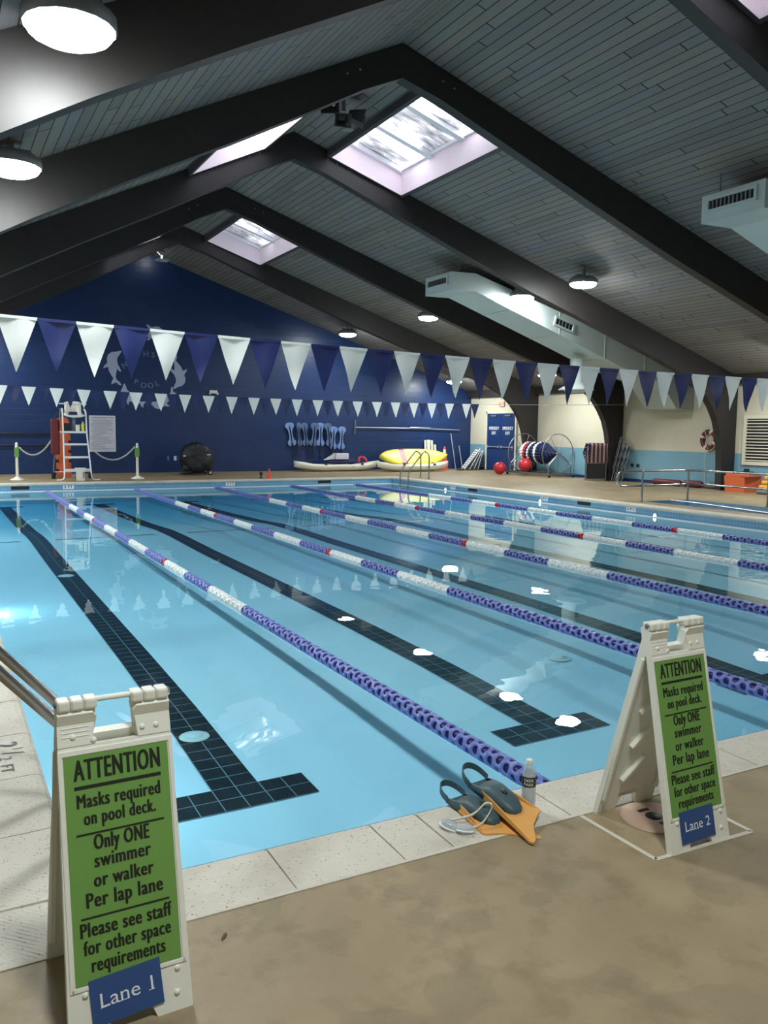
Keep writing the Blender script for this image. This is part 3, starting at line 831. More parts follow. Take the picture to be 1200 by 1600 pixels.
for pnt in st: vs += [pnt+Vector((0, 0, -.006)), pnt+Vector((.0015, .0015, -.006)), pnt+Vector((.0015, .0015, .006)), pnt+Vector((0, 0, .006))]
for q_ in range(len(st)-1):
    for j in range(4): fs.append((q_*4+j, q_*4+(j+1) % 4, q_*4+4+(j+1) % 4, q_*4+4+j))
k.add(vs, fs, 0, True); k.build('strap', 'hull', t)

t = thing('water_bottle', 'clear plastic water bottle with a dark label standing on the coping', 'bottle', (1.742, -.285, .002))
t.location = (1.836, -.198, .004)
R_ = .031
MB().lathe([(.0, .004), (.02, 0), (.029, .004), (R_, .014), (.0295, .03), (R_, .04), (.0295, .055), (R_, .066), (.0295, .08), (R_, .095), (R_, .15), (.029, .168), (.022, .190), (.0135, .205), (.0125, .212)], 24, cap=False).build('bottle_body', 'bottle_clear', t)
MB().lathe([(.0, .0), (.0285, .005), (.0285, .155), (0, .156)], 20, cap=False).build('water_fill', 'bottle_clear', t)
MB().lathe([(.0145, .208), (.0145, .224), (.0135, .2265), (0, .2268)], 20).build('cap', 'white_plastic', t)
lb = MB().lathe([(R_+.0004, .112), (R_+.0006, .113), (R_+.0006, .155), (R_+.0004, .156)], 32, cap=False).build('label_band', 'black', t)
k = MB(); ca = math.atan2(CAM.y+.198, CAM.x-1.836)
def wrap(p):
    a = ca+p[0]/(R_+.001); return ((R_+.0012)*math.cos(a), (R_+.0012)*math.sin(a), p[1]+.135)
put_text(k, 'DEER', Matrix(), cap=.013, y=.001, bold=.01, warp=wrap); put_text(k, 'PARK', Matrix(), cap=.013, y=-.017, bold=.01, warp=wrap)
k.build('label_lettering', 'flag_white', lb)

k = MB().prism([(-.022, 0), (-.008, .006), (.012, .007), (.026, .002), (.012, -.006), (-.006, -.005)], 'z', .001, .003, 0, XF((0, 0, 0), (0, 0, .9)))
tag(k.build('dry_leaf', 'leaf', None, (.384, -.481, 0)), 'small brown dry leaf on the tan concrete', 'leaf')

# ------------------------------------------------------------------ lane ropes
def float_mb(core, shell, y0=0.0, L=.148, hi=True):
    mb = MB(); R = .053; n = 4; half = L/2
    mb.tube([(0, y0+.002, 0), (0, y0+L-.002, 0)], R*.80, 12, core)
    for h in (0, 1):
        for j in range(n):
            a0 = 2*PI*(j+.5*h)/n; a1 = 2*PI*(j+1+.5*h)/n; ya, yb = y0+h*half, y0+(h+1)*half
            sq = []; el = []
            for k in range(12):
                s_, r_ = divmod(k, 3); f = r_/3
                u, v = [(f, 0), (1, f), (1-f, 1), (0, 1-f)][s_]
                th = math.atan2(v-.5, u-.5)
                sq.append((u, v)); el.append((.5+.41*math.cos(th), .5+.40*math.sin(th)))
            def P(u, v, R=R):
                a = a0+(a1-a0)*u; return (R*math.cos(a), ya+(yb-ya)*v, R*math.sin(a))
            vs = [P(*p) for p in sq]+[P(p[0], p[1], R*1.02) for p in el]+[P(p[0], p[1], R*.82) for p in el]
            fs = []
            for k in range(12):
                q = (k+1) % 12; fs += [(k, 12+k, 12+q, q), (12+k, 24+k, 24+q, 12+q)]
            mb.add(vs, fs, shell, True)
    return mb
PATT = [(5.12, 'b'), (6.3, 'w'), (7.4, 'b'), (8.48, 'w'), (8.65, 'r'), (9.68, 'b'), (10.85, 'w'), (12.0, 'b'), (13.15, 'w'), (14.25, 'b'), (14.42, 'r'), (15.5, 'w'), (16.55, 'b'), (17.75, 'w'), (30, 'b')]
def pat(y):
    for lim, cc in PATT:
        if y < lim: return cc
FM = {'b': ('fl_core', 'fl_blue'), 'w': ('fl_wcore', 'fl_white'), 'r': ('fl_rcore', 'fl_red')}
proto = {}
for kx in 'bwr':
    o = float_mb(0, 1).build('float', FM[kx]); proto[kx] = o.data; bpy.data.objects.remove(o)
ROPES = [2.381, 4.887, 7.368, 9.896, 12.273]
RLAB = ['blue and white lane rope nearest the left edge, ending beside the swim fins', 'blue and white lane rope running behind the Lane 2 sign, second from the left', 'blue and white lane rope in the middle of the pool, third from the left',
        'blue and white lane rope fourth from the left, next but one to the right wall', 'blue and white lane rope nearest the right pool wall and the ramp railing']
for ri, (x, ys0) in enumerate(zip(ROPES, (.22, .70, 2.6, 4.5, 6.3))):
    t = thing('lane_rope', RLAB[ri], 'lane rope', (x, 0, -HW+.008), 0, 'floating lane ropes')
    MB().tube([(0, .02, 0), (0, PL-.02, 0)], .008, 6).build('cable', 'dull_steel', t)
    n = int((PL-.25-.2)/.15); rest = MB(); cnt = 0
    for i in range(n):
        y = .22+.15*i
        if y >= ys0-.01 and cnt < 100:
            cnt += 1
            o = bpy.data.objects.new('float', proto[pat(y+.07)]); COL.objects.link(o); o.parent = t; o.location = (0, y, 0); o.rotation_euler = (0, random.random()*.5, 0)
        else:
            q = 'bwr'.index(pat(y+.07)); f = float_mb(2*q, 2*q+1, y)
            b = len(rest.v); rest.v += f.v; rest.f += [tuple(a+b for a in g) for g in f.f]; rest.mi += f.mi; rest.sm += f.sm
    r_ = rest.build('float', [m for q in 'bwr' for m in FM[q]], t); r_['kind'] = 'stuff'

# ------------------------------------------------------------------ pennant strings
def pennant(col, w, h, seed):
    """triangle hanging in the XZ plane, slightly creased"""
    rr = random.Random(seed); mb = MB(); n = 7; vs = []; fs = []
    ph = rr.random()*6; am = .010+.010*rr.random()
    for i in range(n+1):
        f = i/n; hwid = w/2*(1-f)+.002
        for j in range(5):
            u = -hwid+2*hwid*j/4
            vs.append((u, am*math.sin(ph+f*5+u*9)*f+am*.5*math.sin(ph*2+u*20), -f*h))
    for i in range(n):
        for j in range(4): fs.append((i*5+j, i*5+j+1, i*5+6+j, i*5+5+j))
    mb.add(vs, fs, 0, True)
    mb.box(-w/2, w/2, -.006, .006, -.012, .012, 0)
    return mb
def string(label, y, zf, x0, x1, xs, w, h, wig=.02):
    t = thing('pennant_string', label, 'pennant string', (0, y, 0))
    pts = [(x0+(x1-x0)*i/60, 0, zf(x0+(x1-x0)*i/60)+.006) for i in range(61)]
    MB().tube(pts, .006, 6).build('cord', 'cord', t)
    for i, (x, col) in enumerate(xs):
        dz = zf(x+.1)-zf(x-.1)
        o = pennant(col, w, h*random.uniform(.97, 1.02), i*7+int(y)).build('pennant', 'flag_white' if col == 'w' else ('flag_blue' if y < 10 else 'far_blue'), t, (x, 0, zf(x)))
        o.rotation_euler = (random.uniform(-.06, .06), math.atan2(-dz, .2), 0)
def z1(x): return 2.378+.0018*(9.3-x)**2
xs = []
k = -4
while .087+.613*k < 13.4:
    xs += [(.087+.613*k+.1525, 'w'), (.087+.613*k+.459, 'b')]; k += 1
string('near string of large white and blue pennants across the pool', 4.57, z1, XL+.1, XR-.05, xs, .303, .435)
def z2(x): return 2.43+.0016*(x-10)**2
xs = []
k = 0
while .20+.613*k < 13.7:
    xs += [(.20+.613*k+.155, 'w'), (.20+.613*k+.46, 'b')]; k += 1
string('far string of smaller looking white pennants before the navy wall', 18.29, z2, XL+.1, XR-.05, xs, .31, .43)

# ------------------------------------------------------------------ pool ladders
def ladder(label, edge, out, y, gap, group='chrome pool ladders'):
    """edge = x of pool edge, out = +1 if the deck lies towards +x"""
    t = thing('pool_ladder', label, 'ladder', (edge, y, 0), 0, group)
    for yy in (-gap/2, gap/2):
        p = [(out*.64, yy, 0), (out*.64, yy, .82), (out*.46, yy, .97), (-out*.16, yy, .265), (-out*.19, yy, -.50)]
        MB().tube(smooth_path(p, .16, 6), .024, 12).build('handrail', 'steel', t)
        MB().lathe([(.055, 0), (.055, .008), (.03, .02)], 16, 0, XF((out*.64, yy, 0))).build('base_plate', 'steel', t)
    for z in (-.32, -.44): MB().box(min(-out*.23, -out*.13), max(-out*.23, -out*.13), -gap/2, gap/2, z, z+.03).build('step', 'white_plastic', t)
    return t
ladder('chrome pool ladder at the left edge beside the Lane 1 sign', 0.0, -1, .83, .44)
ladder('chrome pool ladder on the right edge in front of the white and yellow kayaks', PW, 1, 21.68, .56)

# underwater lamps, floor drains, wall fittings
def uw(label, x, y, z, rot, r=.12, m='pool_lens'):
    t = thing('pool_light', label, 'pool light', (x, y, z), 0, 'round underwater lamps'); t.rotation_euler = rot
    MB().lathe([(r, 0), (r, .014), (r*.8, .02)], 20, cap=False).build('ring', 'steel', t)
    MB().lathe([(r*.82, .012), (r*.5, .018), (0, .02)], 20, cap=False).build('lens', m, t)
for y, wh in ((1.9, 'behind the Lane 1 sign'), (7.4, 'making a bright glow halfway along'), (13.4, 'towards the deep end')): uw('round underwater lamp low on the left pool wall, '+wh, .001, y, -.36, (0, PI/2, 0))
for y, z, wh in ((19.3, -.20, 'nearest the chrome ladder'), (14.6, -.20, 'between the ladder and the ramp railing'), (10.55, -.20, 'in front of the ramp railing')): uw('small round lamp in the right pool wall '+wh, PW-.001, y, z, (0, -PI/2, 0), .06, 'jet')
for x, y, wh in ((1.2, 2.85, 'on the black lane line beside the Lane 1 sign'), (1.2, 9.6, 'farther along the leftmost black lane line'), (4.85, 3.15, 'on the bare floor left of the Lane 2 sign')):
    t = thing('floor_drain', 'pale round drain plate '+wh, 'drain', (x, y, floor_z(x, y)+.005), 0, 'round drain plates on the pool floor')
    MB().lathe([(.11, 0), (.105, .006), (.075, .010), (0, .011)], 24).build('plate', 'white_plastic', t)
    MB().lathe([(.07, .0105), (.07, .0125), (0, .0127)], 20).build('grate', 'flag_white', t)
def wallplate(x, y, z, rz, txt, lab, kind):
    t = thing(kind, lab, 'depth marker' if kind == 'depth_marker' else 'skimmer', (x, y, z), rz, {'depth_marker': 'white depth tiles in the pool wall', 'skimmer_opening': 'dark skimmer slots in the pool wall'}[kind])
    if kind == 'depth_marker':
        p = MB().box(-.15, .15, -.006, 0, -.075, .075).build('tile_plate', 'skybar', t)
        k = MB(); put_text(k, txt, frame((0, -.0075, 0), (1, 0, 0), (0, 0, 1), (0, -1, 0)), cap=.09, y=-.045); k.build('figures', 'ink', p)
    else:
        MB().box(-.24, .24, -.005, 0, -.06, .06).build('slot', 'black', t)
for x, wh in ((7.9, 'below the covered fan'), (3.0, 'below the lifeguard chair')): wallplate(x, PL-.001, -.11, 0, '5 FT', 'white depth tile in the far pool wall '+wh, 'depth_marker')
for x, wh in ((1.7, 'below the left stanchion'), (11.2, 'right of the small orange cone')): wallplate(x, PL-.001, -.11, 0, '', 'dark skimmer slot in the far pool wall '+wh, 'skimmer_opening')
for y, wh in ((18.9, 'beside the chrome ladder'), (14.45, 'between the ladder and the ramp railing'), (11.3, 'below the end of the ramp railing'), (7.3, 'at the right edge of the picture')): wallplate(PW-.001, y, -.10, PI/2*3, '4 FT' if y < 9 else '5 FT', 'white depth tile in the right pool wall '+wh, 'depth_marker')
for y, wh in ((17.8, 'right of the chrome ladder'), (12.9, 'left of the ramp railing')): wallplate(PW-.001, y, -.10, PI/2*3, '', 'dark skimmer slot in the right pool wall '+wh, 'skimmer_opening')
# ------------------------------------------------------------------ air ducts on the right slope
def duct(label, y0, y1, neck=True):
    t = thing('air_duct', label, 'air duct', (11.5, y0, 0), 0, 'pale air ducts')
    dy = y1-y0
    topl = [(0, 5.74), (.75, 5.76), (6.6, 4.18), (9.03, 3.56)]
    botl = [(0, 5.28), (.75, 5.30), (4.35, 4.12), (6.0, 3.56), (7.6, 3.22), (8.3, 2.42), (9.03, 2.36)]
    mb = MB()
    poly = topl+botl[::-1]
    # facets kept convex by slicing at shared stations
    def at(l, x):
        for (a, za), (b, zb) in zip(l, l[1:]):
            if a-1e-6 <= x <= b+1e-6: return za+(zb-za)*(x-a)/(b-a)
    stn = sorted(set([p[0] for p in topl+botl]))
    for x0, x1 in zip(stn, stn[1:]):
        a, b, d, e_ = (x0, at(topl, x0)), (x1, at(topl, x1)), (x1, at(botl, x1)), (x0, at(botl, x0))
        for yy, o in ((0, 1), (dy, -1)): mb.add([(a[0], yy, a[1]), (b[0], yy, b[1]), (d[0], yy, d[1]), (e_[0], yy, e_[1])], [(0, 1, 2, 3)])
        mb.quad((a[0], 0, a[1]), (a[0], dy, a[1]), (b[0], dy, b[1]), (b[0], 0, b[1]))
        mb.quad((e_[0], 0, e_[1]), (d[0], 0, d[1]), (d[0], dy, d[1]), (e_[0], dy, e_[1]))
    mb.quad((0, 0, 5.28), (0, dy, 5.28), (0, dy, 5.74), (0, 0, 5.74))
    for x in (1.9, 3.6, 5.3, 6.9):                                   # standing seams
        zb, zt_ = at(botl, x), at(topl, x)
        mb.box(x-.012, x+.012, -.012, dy+.012, zb-.012, zb+.0); mb.box(x-.012, x+.012, -.012, 0, zb, zt_)
    mb.build('duct_body', 'duct', t)
    def grille(name, X, w, h, n):
        f = MB()
        for a in ((-w/2-.05, w/2+.05, h/2, h/2+.05), (-w/2-.05, w/2+.05, -h/2-.05, -h/2), (-w/2-.05, -w/2, -h/2, h/2), (w/2, w/2+.05, -h/2, h/2)):
            f.box(a[0], a[1], a[2], a[3], 0, .05, 0, X)
        g = f.build(name, 'duct', t)
        q = MB().box(-w/2, w/2, -h/2, h/2, 0, .008, 0, X); q.build('dark_backing', 'black', g)
        q = MB()
        for i in range(1, n): q.box(-w/2+w*i/n-.012, -w/2+w*i/n+.012, -h/2, h/2, .01, .035, 0, X)
        q.build('fins', 'grey', g)
    grille('end_grille', frame((0, dy*.5, 5.55), (0, -1, 0), (0, 0, 1), (-1, 0, 0)), dy*.72, .15, 11)
    sl = (at(topl, 4.0)-at(topl, 3.0))
    ex = Vector((1, 0, sl)).normalized()
    grille('side_grille', frame((3.75, 0, at(topl, 3.75)-.30), ex, Vector((-ex.z, 0, ex.x)), (0, -1, 0)), .62, .17, 5)
    for x in (.3, 1.6, 3.2, 5.0, 6.6):
        k = MB(); zt_ = at(topl, x)
        for yy in (.12, dy-.12): MB().tube([(x, yy, zt_), (x, yy, ceil_z(11.5+x))], .012, 6).build('hanger_rod', 'grey', t)
    if neck:
        k = MB().lathe([(.20, .0), (.20, .75)], 18, 0, XF((4.85, dy*.5, 3.05)), cap=False); k.build('round_neck', 'duct', t)
        k = MB().lathe([(.50, .0), (.52, .03), (.30, .16), (.20, .22)], 24, 0, XF((4.85, dy*.5, 2.88)), cap=False).lathe([(0, -.06), (.2, -.05), (.36, .0), (.36, .02)], 20, 0, XF((4.85, dy*.5, 2.86)), cap=False)
        k.build('cone_diffuser', 'duct', t)
duct('pale boxy air duct with end grille above the far pennants', 15.6, 16.9)
duct('pale boxy air duct with end grille cut by the right edge of the picture', 6.34, 7.6, False)

# ------------------------------------------------------------------ loudspeaker cluster on the ridge
t = thing('speaker_cluster', 'dark cluster of loudspeakers and floodlights hung from the ridge beside the skylight', 'loudspeaker', (6.45, 11.5, 7.42))
MB().box(-.28, .28, -.12, .12, .26, .29).box(-.03, .03, -.03, .03, .05, .44).build('mount_plate', 'grey', t)
def horn(x, y, z, rz, rx, s=1.0):
    X = XF((x, y, z), (rx, 0, rz), (s, s, s)); k = MB()
    o = [(-.17, -.13), (.17, -.13), (.17, .13), (-.17, .13)]; i_ = [(-.09, -.06), (.09, -.06), (.09, .06), (-.09, .06)]
    vs = [(a, -.16, b) for a, b in o]+[(a, .14, b) for a, b in i_]+[(a*.92, -.16, b*.92) for a, b in o]+[(a*.7, .02, b*.7) for a, b in i_]
    fs = []
    for j in range(4):
        q = (j+1) % 4; fs += [(j, q, 4+q, 4+j), (8+j, 12+j, 12+q, 8+q), (j, 8+j, 8+q, q)]
    fs += [(4, 5, 6, 7), (15, 14, 13, 12)]
    k.add(vs, fs, 0, False, X); return k
horn(-.28, -.05, .05, -.5, .15).build('speaker_horn', 'dark_trim', t); horn(.26, .0, .0, 1.1, .25).build('speaker_horn', 'dark_trim', t)
horn(-.08, -.1, -.12, -.25, .5, .9).build('speaker_horn', 'dark_trim', t)
MB().lathe([(.10, -.10), (.085, -.02), (.04, .06), (0, .08)], 16, 0, XF((.05, -.1, -.20))).build('floodlight', 'grey', t)
MB().sphere(-.28, -.18, .06, .03).build('lamp_bulb', 'alu', t)
t = thing('gable_floodlight', 'small lit floodlight at the peak of the navy wall', 'lamp', (6.78, 26.9, 7.62))
MB().box(-.22, .22, -.18, .18, -.20, -.16).box(-.03, .03, -.03, .03, -.16, .34).build('bracket', 'duct', t)
XX = XF((-.06, -.05, .08), (.9, .0, .7))
MB().lathe([(.15, -.02), (.16, .0), (.13, .1), (.06, .16), (0, .17)], 18, 0, XX).build('lamp_housing', 'grey', t)
MB().lathe([(.145, -.024), (.08, -.034), (0, -.036)], 18, 0, XX, cap=False).build('lens', 'flood', t)

# ------------------------------------------------------------------ dolphin emblem painted on the navy wall
DOL = [(-.02, 0.62), (.10, .60), (.22, .50), (.26, .36), (.25, .2), (.36, .10), (.40, .0), (.26, .05), (.22, .04), (.19, -.1), (.10, -.26), (.04, -.36), (.10, -.46), (.12, -.58), (.0, -.52), (-.06, -.50), (-.14, -.58), (-.26, -.60), (-.2, -.5), (-.08, -.4), (-.04, -.3), (-.06, -.16), (-.10, .0), (-.2, -.10), (-.24, -.08), (-.2, .04), (-.13, .16), (-.10, .3), (-.12, .42), (-.22, .56), (-.28, .66), (-.2, .67), (-.1, .63)]
def tri_fill(pts):
    from mathutils.geometry import tessellate_polygon
    return [tuple(f) for f in tessellate_polygon([[Vector((a, b, 0)) for a, b in pts]])]
dpos = [(5.30, 3.70, .0, -1, .96, 'left of the pool lettering'), (6.50, 4.98, -1.35, -1, .9, 'above the pool lettering'), (7.52, 3.74, -2.95, -1, .96, 'right of the pool lettering'), (7.06, 2.70, 2.2, -1, .82, 'below the letter L'), (5.95, 2.70, .95, -1, .82, 'below the letter P')]
for (x, z, rot, mir, sc, wh) in dpos:
    pts = [((a*mir)*sc, b*sc) for a, b in DOL]
    pts = [(a*math.cos(rot)-b*math.sin(rot), a*math.sin(rot)+b*math.cos(rot)) for a, b in pts]
    k = MB(); n = len(pts)
    k.add([(a, 0, b) for a, b in pts], tri_fill(pts)); k.add([(a, 0, b) for a, b in pts]+[(a, .007, b) for a, b in pts], [(j, (j+1) % n, n+(j+1) % n, n+j) for j in range(n)])
    tag(k.build('dolphin_emblem', 'decal', None, (x, YF-.009, z)), 'pale leaping dolphin emblem on the navy wall, the one '+wh, 'emblem', 'dolphin emblems on the navy wall')
for ch, x, z, r in (('N', 5.66, 3.85, .6), ('H', 6.41, 4.28, .08), ('S', 6.67, 4.26, -.08), ('P', 6.06, 3.27, -.3), ('O', 6.31, 3.16, -.1), ('O', 6.56, 3.16, .1), ('L', 6.80, 3.25, .3)):
    k = MB(); put_text(k, ch, frame((0, 0, 0), (math.cos(r), 0, math.sin(r)), (-math.sin(r), 0, math.cos(r)), (0, -1, 0)), cap=.19, y=-.095, bold=.02)
    wh = {'N': 'at the left of the ring', 'H': 'at the top of the ring', 'S': 'at the top right of the ring', 'P': 'beginning the word POOL', 'L': 'ending the word POOL'}.get(ch, 'first O of the word POOL' if x < 6.4 else 'second O of the word POOL')
    tag(k.build('wall_letter', 'decal_dim', None, (x, YF-.004, z)), 'faded painted letter %s %s on the navy wall' % (ch, wh), 'letter', 'letters on the navy wall')

# rules board
t = thing('rules_board', 'white pool rules board with grey print on the navy wall', 'sign', (4.85, YF-.03, 1.40))
bb = MB().box(-.45, .45, 0, .028, -.64, .64, 0, None, .008).build('board', 'board', t)
k = MB(); rr = random.Random(3); k.box(-.38, .40, -.002, .001, .555, .58)
for i in range(30):
    z = .51-i*.037; L = rr.choice((.35, .5, .62, .7, .76)); x0 = -.40+rr.choice((0, 0, .06))
    k.box(x0, min(.42, x0+L), -.002, .001, z, z+.014)
k.build('print_lines', 'board_ink', bb)

# small wall fixtures
t = thing('emergency_light', 'small white emergency light on the navy wall', 'lamp', (8.87, YF-.06, 3.0))
MB().box(-.15, .15, -.04, .055, -.06, .06, 0, None, .02).build('housing', 'white_plastic', t)
for s_ in (-1, 1): MB().lathe([(.045, -.03), (.05, 0), (.02, .04)], 12, 0, XF((s_*.14, -.05, -.06), (1.2, 0, 0))).build('lamp_head', 'white_plastic', t)
for x, w_ in ((7.16, .07), (7.42, .10)):
    k = MB().box(-w_/2, w_/2, -.012, .0, -.08, .08, 0, None, .01); o = k.build('wall_outlet', 'foam_slate' if w_ < .08 else 'board', None, (x, YF-.001, .52))
    tag(o, 'pale wall outlet beside the covered fan, '+('blue grey one' if w_ < .08 else 'white one'), 'outlet', 'wall outlets')
for z in (1.38, .98):
    tag(MB().tube([(XL+.1, 0, 0), (3.3, 0, 0)], .025, 8).build('wall_pipe', 'black', None, (0, YF-.06, z)), 'dark pipe along the navy wall left of the lifeguard chair, %s' % ('upper one' if z > 1 else 'lower one'), 'pipe')

# ------------------------------------------------------------------ lifeguard chair corner
cx, cy = 3.40, 23.85
t = thing('lifeguard_chair', 'tall white ladder lifeguard chair before the navy wall', 'lifeguard chair', (cx, cy, 0))
for s in (-1, 1):
    p = [(s*.62, -.22, .03), (s*.40, -.18, .03), (s*.38, -.10, .30), (s*.34, .30, 1.50), (s*.34, .36, 2.10), (s*.32, .60, 2.18)]
    MB().tube(smooth_path(p, .12, 5), .024, 10).build('front_rail', 'white_metal', t)
    p = [(s*.55, 1.1, .10), (s*.55, 1.1, .45), (s*.40, .75, 1.50), (s*.36, .7, 2.2)]
    MB().tube(smooth_path(p, .15, 4), .022, 10).build('rear_leg', 'grey', t)
    MB().box(s*.55-.06, s*.55+.06, 1.04, 1.16, 0, .20).build('rubber_foot', 'black', t)
for i, z in enumerate((.33, .71, 1.10)):
    yb = -.10+(z-.3)/1.2*.40
    MB().box(-.36, .36, yb-.03, yb+.09, z-.03, z+.03).build('step', 'white_metal', t)
MB().box(-.36, .36, .24, .95, 1.44, 1.50).build('platform', 'white_metal', t)
MB().tube([(-.40, .66, 2.34), (.40, .66, 2.34)], .02, 8).build('back_rail', 'white_metal', t)
MB().tube([(-.52, 1.06, .22), (.52, 1.06, .22)], .016, 8).build('cross_brace', 'white_metal', t)
MB().tube([(0, .5, 1.5), (0, .5, 1.95)], .05, 12).build('seat_post', 'grey', t)
k = MB(); n = 9; vs = []; fs = []
prof = [(-.02, 1.97), (.0, 1.93), (.12, 1.95), (.34, 1.94), (.44, 2.00), (.47, 2.10), (.52, 2.42)]
for i, (y, z) in enumerate(prof):
    for j in range(n):
        u = -1+2*j/(n-1); w = .27-(.03 if i > 4 else 0)
        vs.append((u*w, y+.18-(.05*abs(u)**2 if i >= 4 else 0), z+(.05*abs(u)**3 if i < 5 else -.04*abs(u)**4)))
for i in range(len(prof)-1):
    for j in range(n-1):
        if i == 4 and 2 <= j <= n-4: continue
        fs.append((i*n+j, i*n+j+1, (i+1)*n+j+1, (i+1)*n+j))
k.add(vs, fs, 0, True); se = k.build('seat', 'white_plastic', t); so = se.modifiers.new('t', 'SOLIDIFY'); so.thickness = .02

t = thing('backboard', 'orange rescue backboard with black straps standing behind the lifeguard chair', 'backboard', (3.18, 25.1, 0)); t.rotation_euler = (-.08, 0, 0)
MB().prism([(-.22, .02), (.22, .02), (.23, 1.2), (.22, 1.72), (.15, 1.90), (.06, 1.95), (-.06, 1.95), (-.15, 1.90), (-.22, 1.72), (-.23, 1.2)], 'y', 0, .05).build('board', 'orange', t)
for s in (-1, 1):
    for z in (.25, .55, .85, 1.15, 1.45): MB().box(s*.20-.05, s*.20+.05, -.012, .06, z-.04, z+.05).build('strap', 'black', t)
t = thing('rescue_tube', 'dark red rescue tube hanging at the left side of the lifeguard chair', 'rescue tube', (2.84, 24.30, .78))
MB().box(-.13, .13, -.07, .07, 0, 1.08, 0, None, .05).build('foam', 'darkred', t)
MB().tube([(0, 0, 1.08), (.03, .01, 1.2), (.10, .02, 1.32)], .012, 6).build('lanyard', 'black', t)
k = MB().lathe([(.13, 0), (.15, .02), (.16, .36), (.165, .38)], 4, 0, XF((0, 0, 0), (0, 0, PI/4), (1.28, 1.0, 1)), smooth=False)
t = thing('bucket', 'white square bucket with dark lettering at the foot of the lifeguard chair', 'bucket', (3.44, 23.52, 0))
k.build('bucket_body', 'white_plastic', t); q = MB()
for j in range(4): q.box(.06, .09, -.132, -.128, .10+.05*j, .135+.05*j)
q.build('lettering', 'black', t)
MB().box(-.15, .15, -.12, .12, .378, .40, 0, None, .008).build('bucket_lid', 'white_plastic', t)
tag(MB().box(-.12, .12, -.07, .07, 0, .24, 0, None, .03).build('black_bag', 'black', None, (cx-.22, cy+.40, 1.502)), 'black square bag on the lifeguard chair platform', 'bag')
t = thing('tub', 'white lidded tub on the lifeguard chair platform', 'tub', (cx+.10, cy+.40, 1.502)); MB().lathe([(.06, 0), (.065, .17)], 16).build('tub_body', 'white_plastic', t); MB().lathe([(.068, .165), (.068, .2)], 16).build('lid', 'cord', t)
t = thing('spray_bottle', 'yellow bottle on the lifeguard chair platform', 'bottle', (cx+.25, cy+.42, 1.502)); MB().lathe([(.045, 0), (.045, .22), (.02, .27)], 14).build('bottle_body', 'yellow', t); MB().lathe([(.02, .27), (.018, .30)], 10).build('cap', 'white_plastic', t)

def stanchion(label, x, y):
    t = thing('stanchion', label, 'stanchion', (x, y, 0), 0, 'white stanchions beside the lifeguard chair')
    MB().lathe([(.21, 0), (.21, .02), (.10, .06), (.05, .10)], 24).build('base', 'white_plastic', t)
    MB().lathe([(.045, .08), (.038, 1.0)], 14).build('post', 'white_plastic', t)
    MB().lathe([(.05, 1.0), (.05, 1.03), (.03, 1.05), (.045, 1.09), (.02, 1.14), (0, 1.145)], 14).build('cap', 'white_plastic', t)
    MB().box(-.065, .065, -.055, .055, .70, .98, 0, None, .01).build('tag', 'green', t)
stanchion('white stanchion with green tag left of the lifeguard chair', 1.78, 24.7)
stanchion('white stanchion with green tag between the lifeguard chair and the covered fan', 5.30, 24.35)
def chain(label, a, b, sag):
    t = MB(); n = 44; pts = []
    for i in range(n+1):
        f = i/n; p = Vector(a).lerp(Vector(b), f); p.z -= sag*4*f*(1-f); pts.append(p)
    for i in range(n):
        m_ = (pts[i]+pts[i+1])/2; d = (pts[i+1]-pts[i]); L = d.length
        q = d.to_track_quat('X', 'Z').to_matrix().to_4x4(); q.translation = m_
        t.torus(1.0, .32, 8, 5, 0, q @ Matrix.Rotation(PI/2*(i % 2), 4, 'X') @ Matrix.Diagonal((L*.62, .022, .022, 1)))
    tag(t.build('plastic_chain', 'white_plastic'), label, 'chain', 'white barrier chains')
chain('white barrier chain left of the lifeguard chair', (1.85, 24.7, 1.0), (2.75, 24.5, 1.22), .34)
chain('white barrier chain right of the lifeguard chair', (3.80, 24.05, 1.05), (5.22, 24.35, 1.02), .42)

# ------------------------------------------------------------------ covered drum fan
t = thing('covered_fan', 'large drum fan under a black plastic cover on a wheeled stand', 'fan', (7.66, 26.0, 0))
k = MB(); n = 28; vs = []; fs = []; rr = random.Random(5)
prof = [(-.30, .30), (-.29, .46), (-.22, .53), (0, .55), (.22, .53), (.29, .44), (.30, .28)]
for (y, r) in prof:
    for j in range(n):
        a = 2*PI*j/n; rrr = r*(1+.05*math.sin(5*a+y*9)+.03*math.sin(11*a-y*14))
        vs.append((rrr*math.cos(a), y+.02*math.sin(4*a), .60+rrr*math.sin(a)*(.98 if math.sin(a) > 0 else .92)))
for i in range(len(prof)-1):
    for j in range(n): fs.append((i*n+j, i*n+(j+1) % n, (i+1)*n+(j+1) % n, (i+1)*n+j))
fs += [tuple(range(n-1, -1, -1)), tuple(range((len(prof)-1)*n, len(prof)*n))]
k.add(vs, fs, 0, True)
k.box(.02, .56, -.26, .27, .16, .93, 0, XF((0, 0, 0), (0, .06, 0)), .12)
k.box(-.50, -.1, -.24, .24, .12, .60, 0, None, .10)
k.build('plastic_cover', 'black_film', t)
k = MB().tube(smooth_path([(-.5, -.28, .05), (-.5, .28, .05)], .1), .02, 8).tube([(-.5, -.28, .05), (.45, -.28, .08)], .02, 8).tube([(-.5, .28, .05), (.45, .28, .08)], .02, 8)
k.build('stand', 'black', t)
for s in (-1, 1):
    w = MB().lathe([(.02, -.03), (.085, -.03), (.085, .03), (.02, .03)], 18, 0, XF((.42, s*.32, .085), (PI/2, 0, 0))).build('wheel', 'black', t)
    MB().lathe([(.045, -.034), (.045, .034)], 14, 0, XF((.42, s*.32, .085), (PI/2, 0, 0))).build('hub', 'alu', w)
